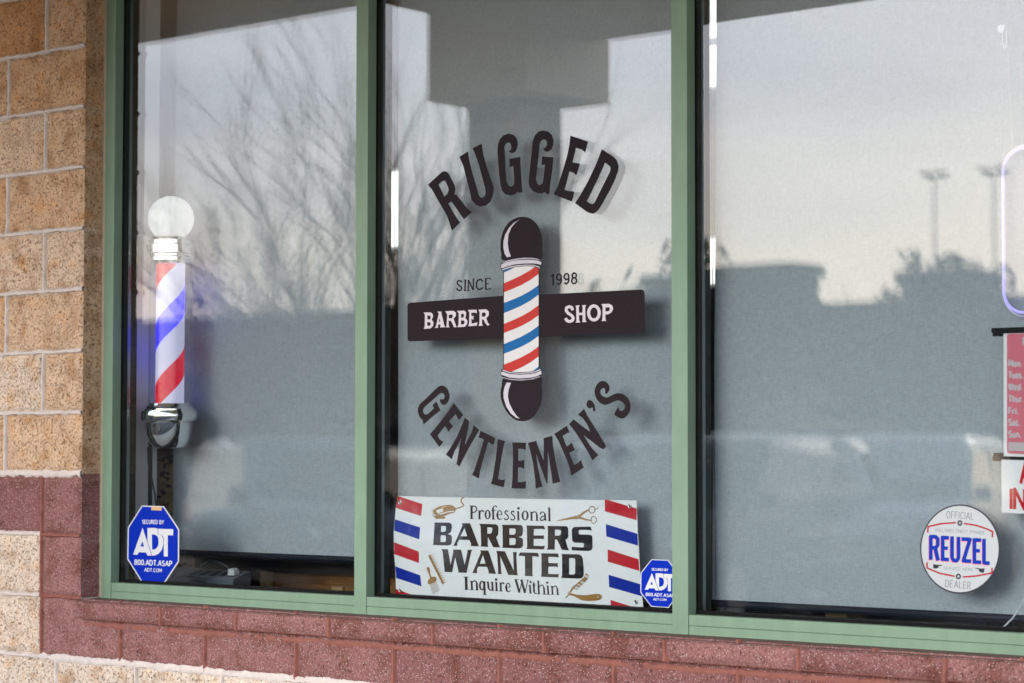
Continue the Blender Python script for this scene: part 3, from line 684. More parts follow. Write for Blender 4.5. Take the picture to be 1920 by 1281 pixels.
# cartoon barber pole
PE = []
DY2 = DY - .0003
P = PE.append
P((0, cb([(651,345),(848,345),(848,930),(651,930)]))); P((2, cb([(655,345),(844,345),(844,925),(655,925)])))
def band(mi, l0, l1, r0, r1):
    xs = [655, 700, 750, 800, 844]; top = []; bot = []
    for i, x in enumerate(xs):
        t = i / 4; s = 10 * math.sin(math.pi * t)
        top.append((x, l0 + (r0 - l0) * t + s)); bot.append((x, l1 + (r1 - l1) * t + s))
    P((mi, cb(top + bot[::-1])))
P((4, cb([(655,352),(716,352),(690,366),(655,382)])))
for b_ in ((3,440,490,335,390), (4,548,603,450,503), (3,662,712,560,615), (4,772,825,672,728), (3,884,940,785,840), (4,1000,1040,895,950)): band(*b_)
P((None, cb([(600,945),(900,945),(900,1200),(600,1200)])))
# caps and collars
P((0, ct(smooth([(232,920),(195,790),(180,650),(200,480),(255,330),(340,215),(450,145),(560,115),(680,125),(790,185),(880,290),(935,430),(955,580),(950,720),(925,900),(600,900)]))))
P((1, ct([(540,165),(430,225),(340,320),(270,440),(238,560),(235,680),(260,800),(300,862),(375,848),(335,740),(315,600),(330,440),(385,310),(460,220)])))
P((0, ct([(205,960),(300,905),(450,875),(620,862),(760,865),(870,882),(930,920),(948,960),(938,1010),(920,1066),(885,1068),(800,1034),(640,1028),(470,1044),(330,1080),(215,1118),(192,1085),(178,1010)])))
P((1, ct([(215,965),(300,925),(450,893),(620,872),(770,875),(870,892),(915,918),(870,907),(760,890),(620,890),(450,910),(320,937),(215,977)])))
P((1, ct([(190,1000),(300,952),(450,922),(620,907),(780,910),(880,927),(940,952),(928,1005),(870,985),(780,975),(620,978),(450,995),(320,1025),(200,1070)])))
P((1, ct([(212,1085),(330,1040),(470,1014),(640,998),(800,1003),(915,1042),(912,1060),(800,1022),(640,1016),(470,1033),(330,1066),(222,1105)])))
P((0, cu(smooth([(235,440),(190,580),(170,700),(185,830),(235,960),(320,1080),(420,1160),(520,1188),(620,1180),(720,1125),(800,1020),(855,900),(880,750),(875,600),(850,430),(520,470)]))))
P((1, cu([(275,525),(350,530),(310,640),(295,760),(320,880),(380,1000),(450,1100),(500,1145),(440,1130),(350,1060),(270,940),(225,800),(220,700),(240,600)])))
P((0, cu([(190,292),(330,335),(500,348),(660,340),(780,315),(862,278),(884,370),(858,427),(720,478),(520,498),(330,483),(213,442),(167,390),(178,330)])))
P((1, cu([(205,305),(330,345),(500,360),(660,352),(780,325),(855,290),(858,312),(780,342),(660,368),(500,375),(330,362),(210,326)])))
P((1, cu([(186,337),(330,378),(500,390),(660,382),(780,358),(865,322),(876,375),(780,425),(660,446),(500,456),(330,443),(178,390)])))
P((1, cu([(197,432),(330,464),(500,477),(660,467),(780,442),(852,413),(843,430),(720,468),(520,490),(330,476),(217,445)])))
paint('pole_emblem', PE, DY2, [M['ink'], M['decalgrey'], M['white'], M['decalred'], M['decalblue']], logo)

# ================================================================== recruiting banner inside the middle pane
BY = .1475
ban = thing('banner', 'white vinyl banner advertising for barbers with red and blue end stripes and gold tools', 'banner')
b1 = crop(800, 965, 8.006, BY); b2 = crop(950, 965, 7.117, BY); b3 = crop(735, 925, 12, BY); b4 = crop(735, 1020, 10.675, BY); b8 = crop(860, 930, 6.857, BY); bx = crop(990, 920, 5.337, BY); bp_ = crop(0, 0, 1, BY)
outline_px = [(745.8,930.4),(800,931.6),(960,935),(1100,937.5),(1193.3,938.4),(1196,1000),(1199,1051),(1201.7,1094),(1206.8,1146),(1000,1134),(860,1126),(742.5,1118),(742.5,1104),(742,1084),(740.6,1061),(739,1038),(738.3,1016),(738.3,996),(740,975),(742,952)]
BL = [(0, bp_(outline_px))]
for mi, q in ((1, [(745.8,930.4),(750,931.3),(792,945.5),(789.6,967.9),(742,952.5)]), (2, [(740.4,973.8),(787.9,989.2),(786.3,1011.7),(738.8,995)]), (1, [(738.8,1016.7),(785.6,1034.5),(785.8,1056),(739.2,1039.2)]),
              (2, [(740.8,1061.7),(787.9,1079),(790.3,1099.6),(743,1084.2)]), (1, [(742.5,1104.8),(753.7,1108.5),(772.5,1115.5),(774,1120),(742.5,1117.5)])): BL.append((mi, bp_(q)))
for mi, q in ((1, [(768,92),(800,93),(1088,180),(1088,298),(770,208)]), (2, [(778,335),(1095,432),(1102,552),(783,458)]), (1, [(797,588),(1108,688),(1115,805),(797,712)]), (2, [(806,842),(1130,938),(1140,1058),(812,965)]), (1, [(825,1093),(1100,1180),(1120,1200),(830,1185)])): BL.append((mi, bx(q)))
paint('sheet', BL, BY, [M['banner'], M['bannerred'], M['bannerblue']], ban, solid=.0012)
BK = []
BYL = BY - .0004
def sub(g, p, *h):
    BK.append((0, g(p)))
    for q in h: BK.append((None, g(q)))
sub(b1, [(90,455),(100,440),(120,150),(115,118),(340,120),(372,140),(380,180),(370,250),(350,275),(320,295),(360,305),(380,330),(378,420),(360,455),(320,465)], [(218,170),(285,172),(292,190),(288,240),(270,258),(215,260)], [(213,310),(280,312),(290,330),(288,400),(270,410),(210,412)])
sub(b1, [(525,130),(650,130),(665,160),(780,460),(790,478),(662,472),(668,440),(640,382),(490,378),(462,430),(462,470),(400,470),(415,445),(540,160)], [(568,205),(610,325),(510,325)])
sub(b1, [(790,138),(1040,145),(1075,170),(1080,210),(1075,300),(1045,340),(1090,465),(1105,495),(1000,490),(920,335),(918,460),(930,485),(812,480),(820,450),(810,180)], [(912,190),(980,195),(988,215),(980,265),(960,285),(912,285)])
sub(b2, [(-65,135),(190,138),(215,160),(220,200),(215,265),(195,290),(160,300),(200,310),(220,335),(220,410),(205,440),(170,452),(-60,443),(-50,420),(-55,160)], [(38,185),(115,187),(122,205),(118,250),(100,268),(38,268)], [(38,315),(112,315),(122,330),(118,395),(100,405),(38,405)])
sub(b2, [(262,145),(500,150),(515,200),(480,192),(365,192),(362,278),(470,280),(498,275),(498,330),(470,325),(362,325),(362,415),(480,420),(510,415),(500,465),(262,460),(275,430),(270,170)])
sub(b2, [(545,150),(800,155),(822,180),(825,290),(810,325),(785,335),(815,440),(835,478),(735,470),(710,410),(672,335),(645,330),(642,440),(645,468),(535,468),(550,440),(550,180)], [(645,200),(715,205),(728,220),(722,260),(705,280),(645,282)])
sub(b2, [(905,165),(1120,160),(1140,215),(1090,205),(970,205),(962,215),(965,262),(985,265),(1120,270),(1145,290),(1148,440),(1130,475),(1095,487),(870,478),(870,430),(1020,438),(1032,425),(1030,385),(1010,378),(905,375),(875,350),(868,210),(880,180)])
sub(b1, [(220,518),(320,520),(325,550),(362,755),(400,560),(395,525),(515,528),(525,560),(572,755),(615,560),(610,530),(688,530),(670,560),(600,875),(480,870),(475,840),(428,640),(385,865),(270,862),(268,820),(240,560)])
sub(b1, [(805,537),(920,538),(935,560),(1040,880),(1045,890),(930,885),(930,850),(905,785),(775,782),(755,830),(760,880),(685,878),(700,850),(815,570)], [(845,610),(885,735),(800,738)])
sub(bp_, [(930.9,1033.1),(946.8,1033.7),(963.4,1070),(962.6,1045),(961.9,1035.3),(969,1035.3),(968.5,1045),(969.5,1070),(970.8,1079.1),(953,1078),(938,1042.4),(939.9,1071),(941,1076.6),(933,1076.2),(934.3,1073),(932.4,1040)])
sub(b2, [(160,550),(175,508),(200,505),(405,510),(425,520),(432,570),(400,560),(345,557),(345,790),(350,825),(242,820),(245,790),(245,555),(190,552)])
sub(b2, [(462,515),(690,520),(697,575),(660,568),(560,565),(558,645),(660,650),(682,645),(685,705),(660,695),(558,695),(556,790),(660,795),(697,790),(690,840),(458,830),(465,800),(465,550)])
sub(b2, [(735,525),(960,530),(1000,550),(1018,590),(1028,700),(1030,810),(1010,845),(960,855),(728,845),(740,810),(740,560)], [(835,580),(905,582),(915,600),(915,780),(900,800),(835,800)])
paint('headline_lettering', BK, BYL, [M['bannerblack']], ban)
SE = []
def ser(g, *items):
    for it in items:
        if it[0] == 'o': SE.append((0, g(it[1]))); SE.append((None, g(it[2])))
        elif it[0] == 'd': SE.append((0, g(ell(it[1], it[2], it[3], it[3], n=12))))
        else: SE.extend((0, g(p)) for p in stroke(it[0], it[1], joints=True))
def ring(cx, cy, rx, ry, ix, iy): return ('o', ell(cx, cy, rx, ry, n=20), ell(cx, cy, ix, iy, n=20))
ser(b8, ([(167,130),(167,290)],28), ([(170,134),(212,132),(232,155),(232,185),(210,208),(172,213)],15), ([(136,127),(180,127)],8), ([(145,293),(195,293)],8),
  ([(268,190),(270,295)],24), ([(246,191),(276,189)],6), ([(250,298),(292,298)],7), ([(276,212),(300,184),(322,192)],14), ('d',318,200,11))
ser(b8, ring(374,240,39,61,16,49))
ser(b8, ([(442,150),(446,298)],24), ([(441,160),(455,133),(480,128),(492,148)],12), ([(420,185),(485,186)],8), ([(425,300),(475,300)],7),
  ([(506,200),(496,245),(507,290),(530,304),(562,290)],[14,26,20,12,8]), ([(506,200),(528,187),(548,205),(556,240)],12), ([(500,241),(561,243)],8),
  ([(636,206),(622,191),(602,195),(594,215),(610,235),(635,255),(643,280),(625,304),(602,304),(585,288)],15), ([(718,212),(704,196),(684,200),(676,220),(692,240),(716,260),(724,285),(706,309),(684,309),(667,294)],15),
  ([(766,200),(769,308)],24), ('d',770,160,17), ([(746,201),(776,199)],6), ([(748,312),(792,312)],7))
ser(b8, ring(855,252,46,64,21,51))
ser(b8, ([(936,205),(938,312)],24), ([(945,222),(975,202),(1000,215),(1006,240)],14), ([(1006,235),(1009,316)],24), ([(914,207),(938,204)],6), ([(916,314),(960,315)],7), ([(988,318),(1030,319)],7),
  ([(1110,228),(1115,315)],24), ([(1048,232),(1060,209),(1090,206),(1110,230)],13), ([(1107,255),(1070,268),(1051,290),(1058,315),(1085,313),(1108,295)],15), ([(1116,312),(1132,319)],9), ('d',1054,230,11),
  ([(1165,155),(1168,318)],26), ([(1143,158),(1176,150)],7), ([(1148,321),(1188,322)],7))
SEI = len(SE)
ser(b1, ([(592,935),(598,1122)],40), ([(555,937),(628,938)],11), ([(568,1124),(632,1126)],11), ([(676,1000),(681,1126)],30), ([(690,1012),(720,992),(745,1005),(753,1030)],18), ([(753,1025),(758,1130)],30), ([(645,1128),(708,1130)],10), ([(730,1133),(782,1134)],10), ([(645,1002),(680,996)],9))
ser(b1, ring(832,1066,46,74,18,56))
ser(b1, ([(868,1003),(873,1198)],30), ([(845,1200),(902,1202)],10), ([(921,1010),(930,1110)],28), ([(930,1108),(952,1138),(985,1120)],17), ([(985,1010),(992,1142)],28), ([(902,1011),(932,1009)],9), ([(966,1013),(996,1011)],9), ([(985,1142),(1012,1143)],9),
  ([(1046,1015),(1051,1142)],28), ('d',1045,975,20), ([(1024,1144),(1078,1146)],10), ([(1024,1017),(1052,1013)],9), ([(1111,1025),(1116,1146)],28), ([(1120,1046),(1140,1020),(1160,1030)],16), ('d',1158,1036,13), ([(1090,1148),(1146,1149)],10), ([(1090,1026),(1114,1023)],9),
  ([(1202,1046),(1192,1090),(1205,1142),(1232,1160),(1264,1138)],[17,32,26,15,10]), ([(1202,1046),(1222,1027),(1245,1045),(1254,1085)],15), ([(1196,1088),(1259,1090)],10))
ser(b2, ([(122,868),(172,1042)],30), ([(170,1042),(206,885)],12), ([(197,875),(246,1046)],30), ([(246,1046),(283,880)],12), ([(104,866),(162,868)],9), ([(182,871),(226,873)],9), ([(262,874),(302,876)],9),
  ([(311,940),(318,1046)],24), ('d',320,900,16), ([(292,942),(314,938)],8), ([(298,1048),(340,1050)],8), ([(361,905),(368,1040)],24), ([(368,1036),(384,1056),(402,1048)],13), ([(338,940),(396,943)],9),
  ([(423,885),(431,1056)],24), ([(440,962),(470,937),(492,955),(499,985)],14), ([(498,975),(504,1060)],24), ([(404,1058),(456,1061)],8), ([(480,1062),(528,1064)],8), ([(404,888),(426,884)],8),
  ([(549,950),(556,1062)],24), ('d',542,908,16), ([(528,1063),(580,1066)],8), ([(530,952),(552,948)],8), ([(606,955),(614,1063)],24), ([(620,972),(650,950),(668,965),(676,990)],14), ([(676,985),(683,1066)],24), ([(586,957),(608,953)],8), ([(590,1064),(636,1066)],8), ([(660,1068),(706,1070)],8))
paint('upper_line_lettering', SE[:SEI], BYL, [M['bannerblack']], ban); paint('lower_line_lettering', SE[SEI:], BYL, [M['bannerblack']], ban)
GO = []
def endtool(nm):
    paint(nm, GO, BYL - .0002, [M['gold'], M['golddark'], M['palewhite'], M['white']], ban); GO.clear()
def go(g, p, mi=0): GO.append((mi, g(p)))
def gs(g, pts, w, mi=0): GO.extend((mi, g(p)) for p in stroke(pts, w))
go(b3, smooth([(945,385),(1000,330),(1090,290),(1230,265),(1340,270),(1400,300),(1440,340),(1435,390),(1400,435),(1300,465),(1200,510),(1100,570),(1010,560),(975,480)]))
go(b3, [(1000,375),(1150,335),(1157,410),(1040,455),(1000,420)], None); go(b3, [(1030,470),(1250,410),(1400,392),(1402,412),(1250,430),(1100,480)], None)
go(b3, [(1090,318),(1230,285),(1240,292),(1110,325)], None)
go(b3, [(1050,515),(1205,540),(1195,575),(1050,572)]); go(b3, [(928,375),(985,380),(1003,470),(950,480)]); go(b3, [(920,510),(980,515),(1035,580),(990,578)])
for i in range(6): gs(b3, [(895 + i*3, 355 + i*29), (935 + i*4, 372 + i*24)], 10, 1)
gs(b3, [(1438,345),(1520,325),(1590,300),(1614,270),(1592,230),(1558,195),(1560,140),(1598,100),(1630,92)], 28)
endtool('clipper_drawing')
go(b8, [(1235,327),(1350,292),(1480,262),(1530,250),(1562,255),(1572,290),(1540,298),(1470,300),(1350,315)])
gs(b8, [(1550,262),(1610,215),(1680,175)], [34, 26, 16]); gs(b8, [(1560,280),(1640,305),(1705,315)], [30, 22, 16])
GO.extend([(1, b8(ell(1716,178,43,50)))]); GO.append((None, b8(ell(1716,178,32,38)))); gs(b8, [(1757,170),(1785,168),(1801,138)], 8, 1)
GO.append((1, b8(ell(1738,308,40,51)))); GO.append((None, b8(ell(1738,308,29,39)))); GO.append((2, b8(ell(1537,274,8,8, n=8))))
endtool('scissors_drawing')
go(b4, [(728,250),(745,225),(765,215),(785,250),(1042,775),(1035,808),(1005,800)])
for i in range(13):
    t = i / 12; x = 782 + 268 * t; y = 232 + 540 * t; gs(b4, [(x - 8, y + 6), (x + 22, y - 10), (x + 44, y - 30)], [17, 12, 4])
endtool('comb_drawing')
go(b4, smooth([(695,500),(710,468),(740,465),(760,490),(762,530),(772,600),(785,640)] + [(800,660),(870,660),(890,735),(750,810),(715,750),(755,690),(755,650),(722,560)]))
for i in range(8):
    x = 757 + 17.5 * i; y = 803 - 9 * i; gs(b4, [(x, y - 8), (x + 72, y + 215 - i * 4)], 6, 1)
endtool('pick_drawing')
go(b2, smooth([(815,1045),(840,1040),(920,1065),(1050,1075),(1180,1060),(1240,1060),(1270,1085),(1265,1120),(1220,1145),(1100,1152),(1000,1140),(900,1090),(830,1072)]))
go(b2, [(1060,780),(1100,810),(1085,860),(940,1005),(895,988),(858,1042),(838,1030),(880,965),(1030,840)])
for q in ([(1052,800),(1096,815),(1083,852),(1042,832)], [(1002,880),(1040,905),(1018,932),(985,902)], [(950,920),(995,945),(985,958),(942,935)], [(922,950),(970,972),(940,1000),(907,984)]): go(b2, q, 3)
gs(b2, [(790,1110),(830,1068)], 14, 1); go(b2, ell(1220,1100,10,12, n=10), 3); go(b2, ell(832,1058,9,10, n=10), 3)
endtool('razor_drawing')
def torus(mb, c, R_, r, n=20, k=8):
    vs = []; fs = []
    for i in range(n):
        t = 2*math.pi*i/n
        for j in range(k):
            u = 2*math.pi*j/k; q = R_ + r*math.cos(u); vs.append((c[0]+q*math.cos(t), c[1]+r*math.sin(u), c[2]+q*math.sin(t)))
    for i in range(n):
        for j in range(k): fs.append((i*k+j, i*k+(j+1) % k, ((i+1) % n)*k+(j+1) % k, ((i+1) % n)*k+j))
    return mb.add(vs, fs)
for (px, py) in ((750,942),(750.5,1107),(1180.7,949),(1192.4,1128.4)):
    q = at(px, py, BYL - .001); g = MB(); torus(g, (q.x, BYL - .0012, q.z), .0046, .0017); g.box(q.x-.0001, q.x+.0001, BYL-.0003, BYL-.0002, q.z-.0001, q.z+.0001)
    o = g.build('grommet', M['steel'], ban, smooth=True)
    MB().prism([(q.x + a, q.z + b) for a, b in ell(0, 0, .0034, .0034, n=14)], BYL - .0008, BYL - .0004).build('hole', M['black'], o)

# ================================================================== octagonal security stickers
def octagon(g, y, label, tape, name='security_sign'):
    t = thing(name, label, 'sign', group='octagonal security signs')
    o8 = [(250,65),(580,75),(810,420),(808,905),(590,1232),(245,1210),(30,870),(38,395)]
    cx_ = 420; cy_ = 650; inner = [(cx_ + (a - cx_) * .955, cy_ + (b - cy_) * .972) for a, b in o8]
    mb = MB(); mb.prism(g(o8), y, y + .0007); mb.build('panel', M['swhite'], t)
    A = [(0, g(inner)), (1, g([(262,400),(397,817),(335,815),(315,770),(205,765),(185,803),(120,800)])), (0, g([(258,600),(285,680),(230,680)])),
         (1, g([(335,402),(440,400),(490,412),(492,500),(545,510),(570,560),(575,640),(550,730),(500,790),(440,815),(406,817),(335,600)])), (0, g([(400,497),(440,500),(480,520),(500,560),(502,640),(485,690),(450,722),(405,728)])),
         (1, g([(498,412),(722,420),(720,512),(640,510),(640,830),(580,828),(580,560),(560,512),(498,498)]))]
    for s, p0, p1, up, wg in (('SECURED BY', (258,336),(580,343),(1,-56),.17), ('800.ADT.ASAP', (142,950),(700,976),(2,-74),.19), ('ADT.COM', (290,1055),(547,1065),(1,-50),.18)):
        A += [(1, g(p)) for p in text(s, p0, p1, up, wg, gap=.22)]
    paint('sign_print', A, y - .0004, [M['sblue'], M['swhite']], t)
    if tape: MB().prism(g([(392,82),(552,90),(550,140),(394,134)]), y - .0012, y - .0005).build('tape_strip', M['tape'], t)
    return t
g1 = crop(235, 940, 8.009, DY)
octagon(g1, DY - .0004, 'larger blue octagonal security sign with tape on its top edge, left end of window', True)
_gx = crop(990, 920, 5.337, DY)
def g2(pts): return _gx([(1125 + (p[0] - 30) * .503, 690 + (p[1] - 75) * .4135 + (p[0] - 30) * .008) for p in pts])
octagon(g2, DY - .0004, 'smaller blue octagonal security sign right of the banner, partly behind the mullion', False)

# ================================================================== round dealer sign
gr = crop(1700, 930, 4.268, DY)
rs = thing('round_sign', 'round white pomade dealer sign with blue lettering in a black ring', 'sign')
mb = MB(); mb.prism(gr(ell(430,425,318,356,n=56)), DY - .0014, DY - .0006); mb.build('disc', M['discwhite'], rs)
A = [(0, gr(ell(430,425,319,357,n=64))), (1, gr(ell(430,425,309,346,n=64)))]
for pl in ([(172,294),(174,246),(280,222),(398,214)], [(462,220),(560,236),(640,262),(692,287),(687,332)], [(165,530),(167,577),(270,620),(387,643)], [(452,649),(560,641),(686,617),(686,575)]):
    A += [(2, gr(p)) for p in stroke(pl, 13)]
def star(cx, cy, r): return [(cx + (r if i % 2 == 0 else r*.45)*math.sin(math.pi*i/5), cy - (r if i % 2 == 0 else r*.45)*math.cos(math.pi*i/5)) for i in range(10)]
for (sx, sy) in ((429,217),(417,644)): A += [(0, gr(ell(sx, sy, 21, 23, n=18))), (1, gr(star(sx, sy, 14)))]
L5 = [('R', 182, 268, 312, 512), ('E', 277, 342, 319, 521), ('U', 352, 432, 323, 530), ('Z', 441, 520, 332, 534), ('E', 531, 600, 338, 543), ('L', 608, 668, 343, 549)]
def reuz(dx, dy, mi):
    for ch, a, b, t0, t1 in L5:
        wd = 31; h = t1 - t0
        if ch == 'R': polys = stroke([(a+14,t1),(a+14,t0+13),(b-34,t0+15),(b-16,t0+32),(b-16,t0+82),(b-34,t0+104),(a+20,t0+102)], wd) + stroke([(b-38,t0+100),(b-14,t1+6)], wd+2)
        elif ch == 'E': polys = stroke([(a+14,t0),(a+14,t1)], wd) + stroke([(a+14,t0+14),(b,t0+17)], wd) + stroke([(a+14,t0+h*.48),(b-10,t0+h*.5)], wd-2) + stroke([(a+14,t1-14),(b,t1-11)], wd)
        elif ch == 'U': polys = stroke([(a+14,t0),(a+14,t1-36),(a+26,t1-14),(b-28,t1-12),(b-14,t1-34),(b-14,t0+4)], wd)
        elif ch == 'Z': polys = stroke([(a,t0+13),(b-10,t0+16),(a+16,t1-14),(b,t1-11)], wd)
        else: polys = stroke([(a+14,t0),(a+14,t1-13),(b,t1-10)], wd)
        for p in polys: A.append((mi, gr([(x+dx, y+dy) for x, y in p])))
reuz(-6, 7, 3); reuz(0, 0, 4)
for s, p0, p1, up, wg, mi in (('OFFICIAL', (322,176),(536,190),(2,-54),.09,5), ('DEALER', (312,726),(512,746),(4,-54),.10,5), ('HOLLANDS FINEST POMADE', (232,284),(626,308),(1,-26),.10,5), ('SERVED HERE', (300,590),(534,602),(1,-24),.10,5)):
    A += [(mi, gr(p)) for p in text(s, p0, p1, up, wg, gap=.30)]
for hnd in ([(215,545),(240,550),(288,552),(286,559),(258,562),(262,572),(240,582),(215,580)], [(550,575),(600,581),(626,580),(622,616),(596,612),(578,600),(582,588),(552,582)]): A.append((0, gr(hnd)))
paint('sign_print', A, DY - .0018, [M['labelblack'], M['discwhite'], M['reured'], M['reupink'], M['reublue'], M['labelgrey']], rs)

# ================================================================== opening hours and "inside" signs at the right
HY = .142
gh = crop(1700, 580, 3.2035, HY)
hs = thing('opening_hours_sign', 'faded red opening hours sign listing weekdays, held by black tape', 'sign')
mb = MB(); mb.prism(gh([(582,146),(1085,128),(1085,905),(583,886)]), HY, HY + .0012); mb.build('panel', M['board'], hs)
A = [(0, gh([(603,156),(612,148),(1050,134),(1064,145),(1064,880),(1050,888),(612,866),(603,856)])), (1, gh([(612,798),(1050,812),(1050,866),(612,850)]))]
for s, x1, yb in (('Mon.', 690, 342), ('Tues.', 697, 412), ('Wed.', 692, 483), ('Thur.', 700, 555), ('Fri.', 668, 627), ('Sat.', 678, 697), ('Sun.', 684, 768)):
    A += [(1, gh(p)) for p in text(s, (614, yb), (x1, yb + 2), (0, -36), .30, gap=.26)]
A += [(1, gh(p)) for p in text('HOURS', (702, 214), (975, 207), (0, -48), .24, gap=.22)]
paint('sign_print', A, HY - .0004, [M['fadedred'], M['palewhite']], hs)
for q in ([(510,113),(1130,92),(1130,128),(582,146),(580,163),(518,163),(518,143),(510,140)], [(523,862),(583,864),(583,883),(1130,898),(1130,918),(570,902),(568,912),(517,912),(517,880),(523,880)]):
    MB().prism(gh(q), HY - .0016, HY - .0006).build('tape_strip', M['blacktape'], hs)
ins = thing('indoor_notice_sign', 'white notice sign with red capital letters, hanging under the opening hours', 'sign')
mb = MB(); mb.prism(gh([(568,900),(1010,915),(1010,1245),(570,1221)]), HY + .0004, HY + .0016); mb.build('panel', M['board'], ins)
A = [(0, gh(p)) for p in text('ATM', (685,1047), (885,1052), (0,-122), .155, gap=.22)] + [(0, gh(p)) for p in text('INSIDE', (626,1200), (950,1214), (0,-122), .155, gap=.22)]
paint('sign_print', A, HY, [M['printred']], ins)

# neon border sign
NY = .168
gn = crop(0, 0, 1, NY)
ne = thing('neon_sign', 'glowing lilac neon border sign with rounded corners hanging in the right pane', 'sign')
def rrect(x0, x1, z0, z1, r, n=8):
    p = []
    for cx_, cz_, a0 in ((x1-r, z1-r, 0), (x0+r, z1-r, 90), (x0+r, z0+r, 180), (x1-r, z0+r, 270)):
        for i in range(n + 1): t = R(a0 + 90*i/n); p.append((cx_ + r*math.cos(t), cz_ + r*math.sin(t)))
    return p
qa = at(1880, 283, NY); qb = at(1880, 588, NY)
RR = rrect(qa.x, qa.x + .74, qb.z, qa.z + .002, .055)
pts = [Vector((a, NY, b)) for a, b in RR]; pts.append(pts[0])
MB().tube(pts, .0036, 10, cap=False).build('neon_tube', M['neon'], ne, smooth=True)
bk = MB(); RO = rrect(qa.x - .009, qa.x + .749, qb.z - .009, qa.z + .011, .062)
bk.tube([Vector((a, NY + .012, b)) for a, b in RO] + [Vector((RO[0][0], NY + .012, RO[0][1]))], .0022, 6, cap=False); bk.build('acrylic_edge', M['acrylic'], ne, smooth=True)
hz = MB(); h0 = at(1888, 48, NY); h1 = at(1889, 92, NY); h2 = at(1899, 283, NY)
hz.tube([h1, (h1.x + .004, NY, h1.z - .08), h2], .0008, 5); hz.build('hanging_wire', M['steel'], ne)
hk = MB(); hk.tube(ell(0,0,1,1,0,360,12,False) and [Vector((h0.x + .006*math.cos(t/12*6.283), NY-.012, (h0.z+h1.z)/2 + .030*math.sin(t/12*6.283))) for t in range(13)], .0016, 6, cap=False)
hk.tube([(h0.x, NY-.03, h0.z-.012), (h0.x, NY-.012, h0.z-.012)], [.010, .004], 12); hk.build('suction_hook', M['acrylic'], ne, smooth=True)

# ================================================================== roller blinds
def blind(px_left, x_right, yb, zhem, label, chain_px, lean=0.0, ztop=HEAD - .09, hem_h=.02):
    t = thing('roller_blind', label, 'blind', group='roller blinds in the shop window')
    xl = px_left; mb = MB(); vs = []; fs = []; nx, nz_ = 24, 40
    for j in range(nz_ + 1):
        for i in range(nx + 1):
            u = i/nx; v = j/nz_; x = xl + lean * (1 - v) * (1 - u) + (x_right - xl) * u * 1.0; z = zhem + (ztop - zhem) * v
            y = yb + .0035 * math.sin(x * 9 + 1 + z) * math.sin(v * 3) + .0012 * noise.noise(Vector((x*3, z*3, xl)))
            vs.append((x, y, z))
    for j in range(nz_):
        for i in range(nx): a = j*(nx+1)+i; fs.append((a, a+1, a+nx+2, a+nx+1))
    mb.add(vs, fs).build('fabric', M['fabric'], t, smooth=True)
    h = MB(); pr = [(-.008, 0), (-.011, -.004), (-.0115, -.012), (-.007, -hem_h), (.004, -hem_h), (.006, -.006), (.004, 0)]
    n = len(pr); vs = [(xx, yb + a, zhem + b) for xx in (xl + lean + .002, x_right - .002) for a, b in pr]
    h.add(vs, [tuple(range(n)), tuple(reversed(range(n, 2*n)))] + [(i, n+i, n+(i+1) % n, (i+1) % n) for i in range(n)]); h.build('hem_bar', M['navyblack'], t)
    MB().tube([(xl, yb + .02, ztop + .015), (x_right, yb + .02, ztop + .015)], .022, 16).build('roller_tube', M['grey'], t, smooth=True)
    if chain_px:
        cm = MB(); a = at(chain_px[0], 0, yb - .006); b = at(chain_px[1], 1000, yb - .006); ztp = HEAD - .1; zbt = zhem + chain_px[2]
        k = int((ztp - zbt) / .0062)
        for i in range(k):
            z = zbt + .0062 * i; t_ = (z - b.z) / (a.z - b.z); x = b.x + (a.x - b.x) * t_
            r = .0025; cm.add([(x+r,yb-.006,z),(x,yb-.006+r,z),(x-r,yb-.006,z),(x,yb-.006-r,z),(x,yb-.006,z+r),(x,yb-.006,z-r)], [(0,1,4),(1,2,4),(2,3,4),(3,0,4),(1,0,5),(2,1,5),(3,2,5),(0,3,5)])
        cm.build('bead_chain', M['black'], t)
    return t
M['navyblack'] = mat('hem_black', (.012, .015, .024), .35, spec=.15)
b1y = .375
p = at(325, 900, b1y); hz1 = at(500, 1037, b1y).z
blind(p.x, at(676, 500, b1y).x, b1y, hz1, 'grey roller blind in the left pane, behind the lit barber pole', None, hem_h=.018)
p = at(747, 600, .205)
blind(p.x, MULL[1][0] + .02, .205, ZJ + .066, 'grey roller blind in the middle pane, behind the arched lettering', (740, 741, .10))
p = at(1346, 500, .205); pb = at(1336, 1120, .205); pz = at(1340, 1124, .205).z
blind(p.x + .004, JR[0] + .02, .205, pz, 'grey roller blind in the wide right pane, behind the neon sign', (1331, 1341, .012), lean=-.026)

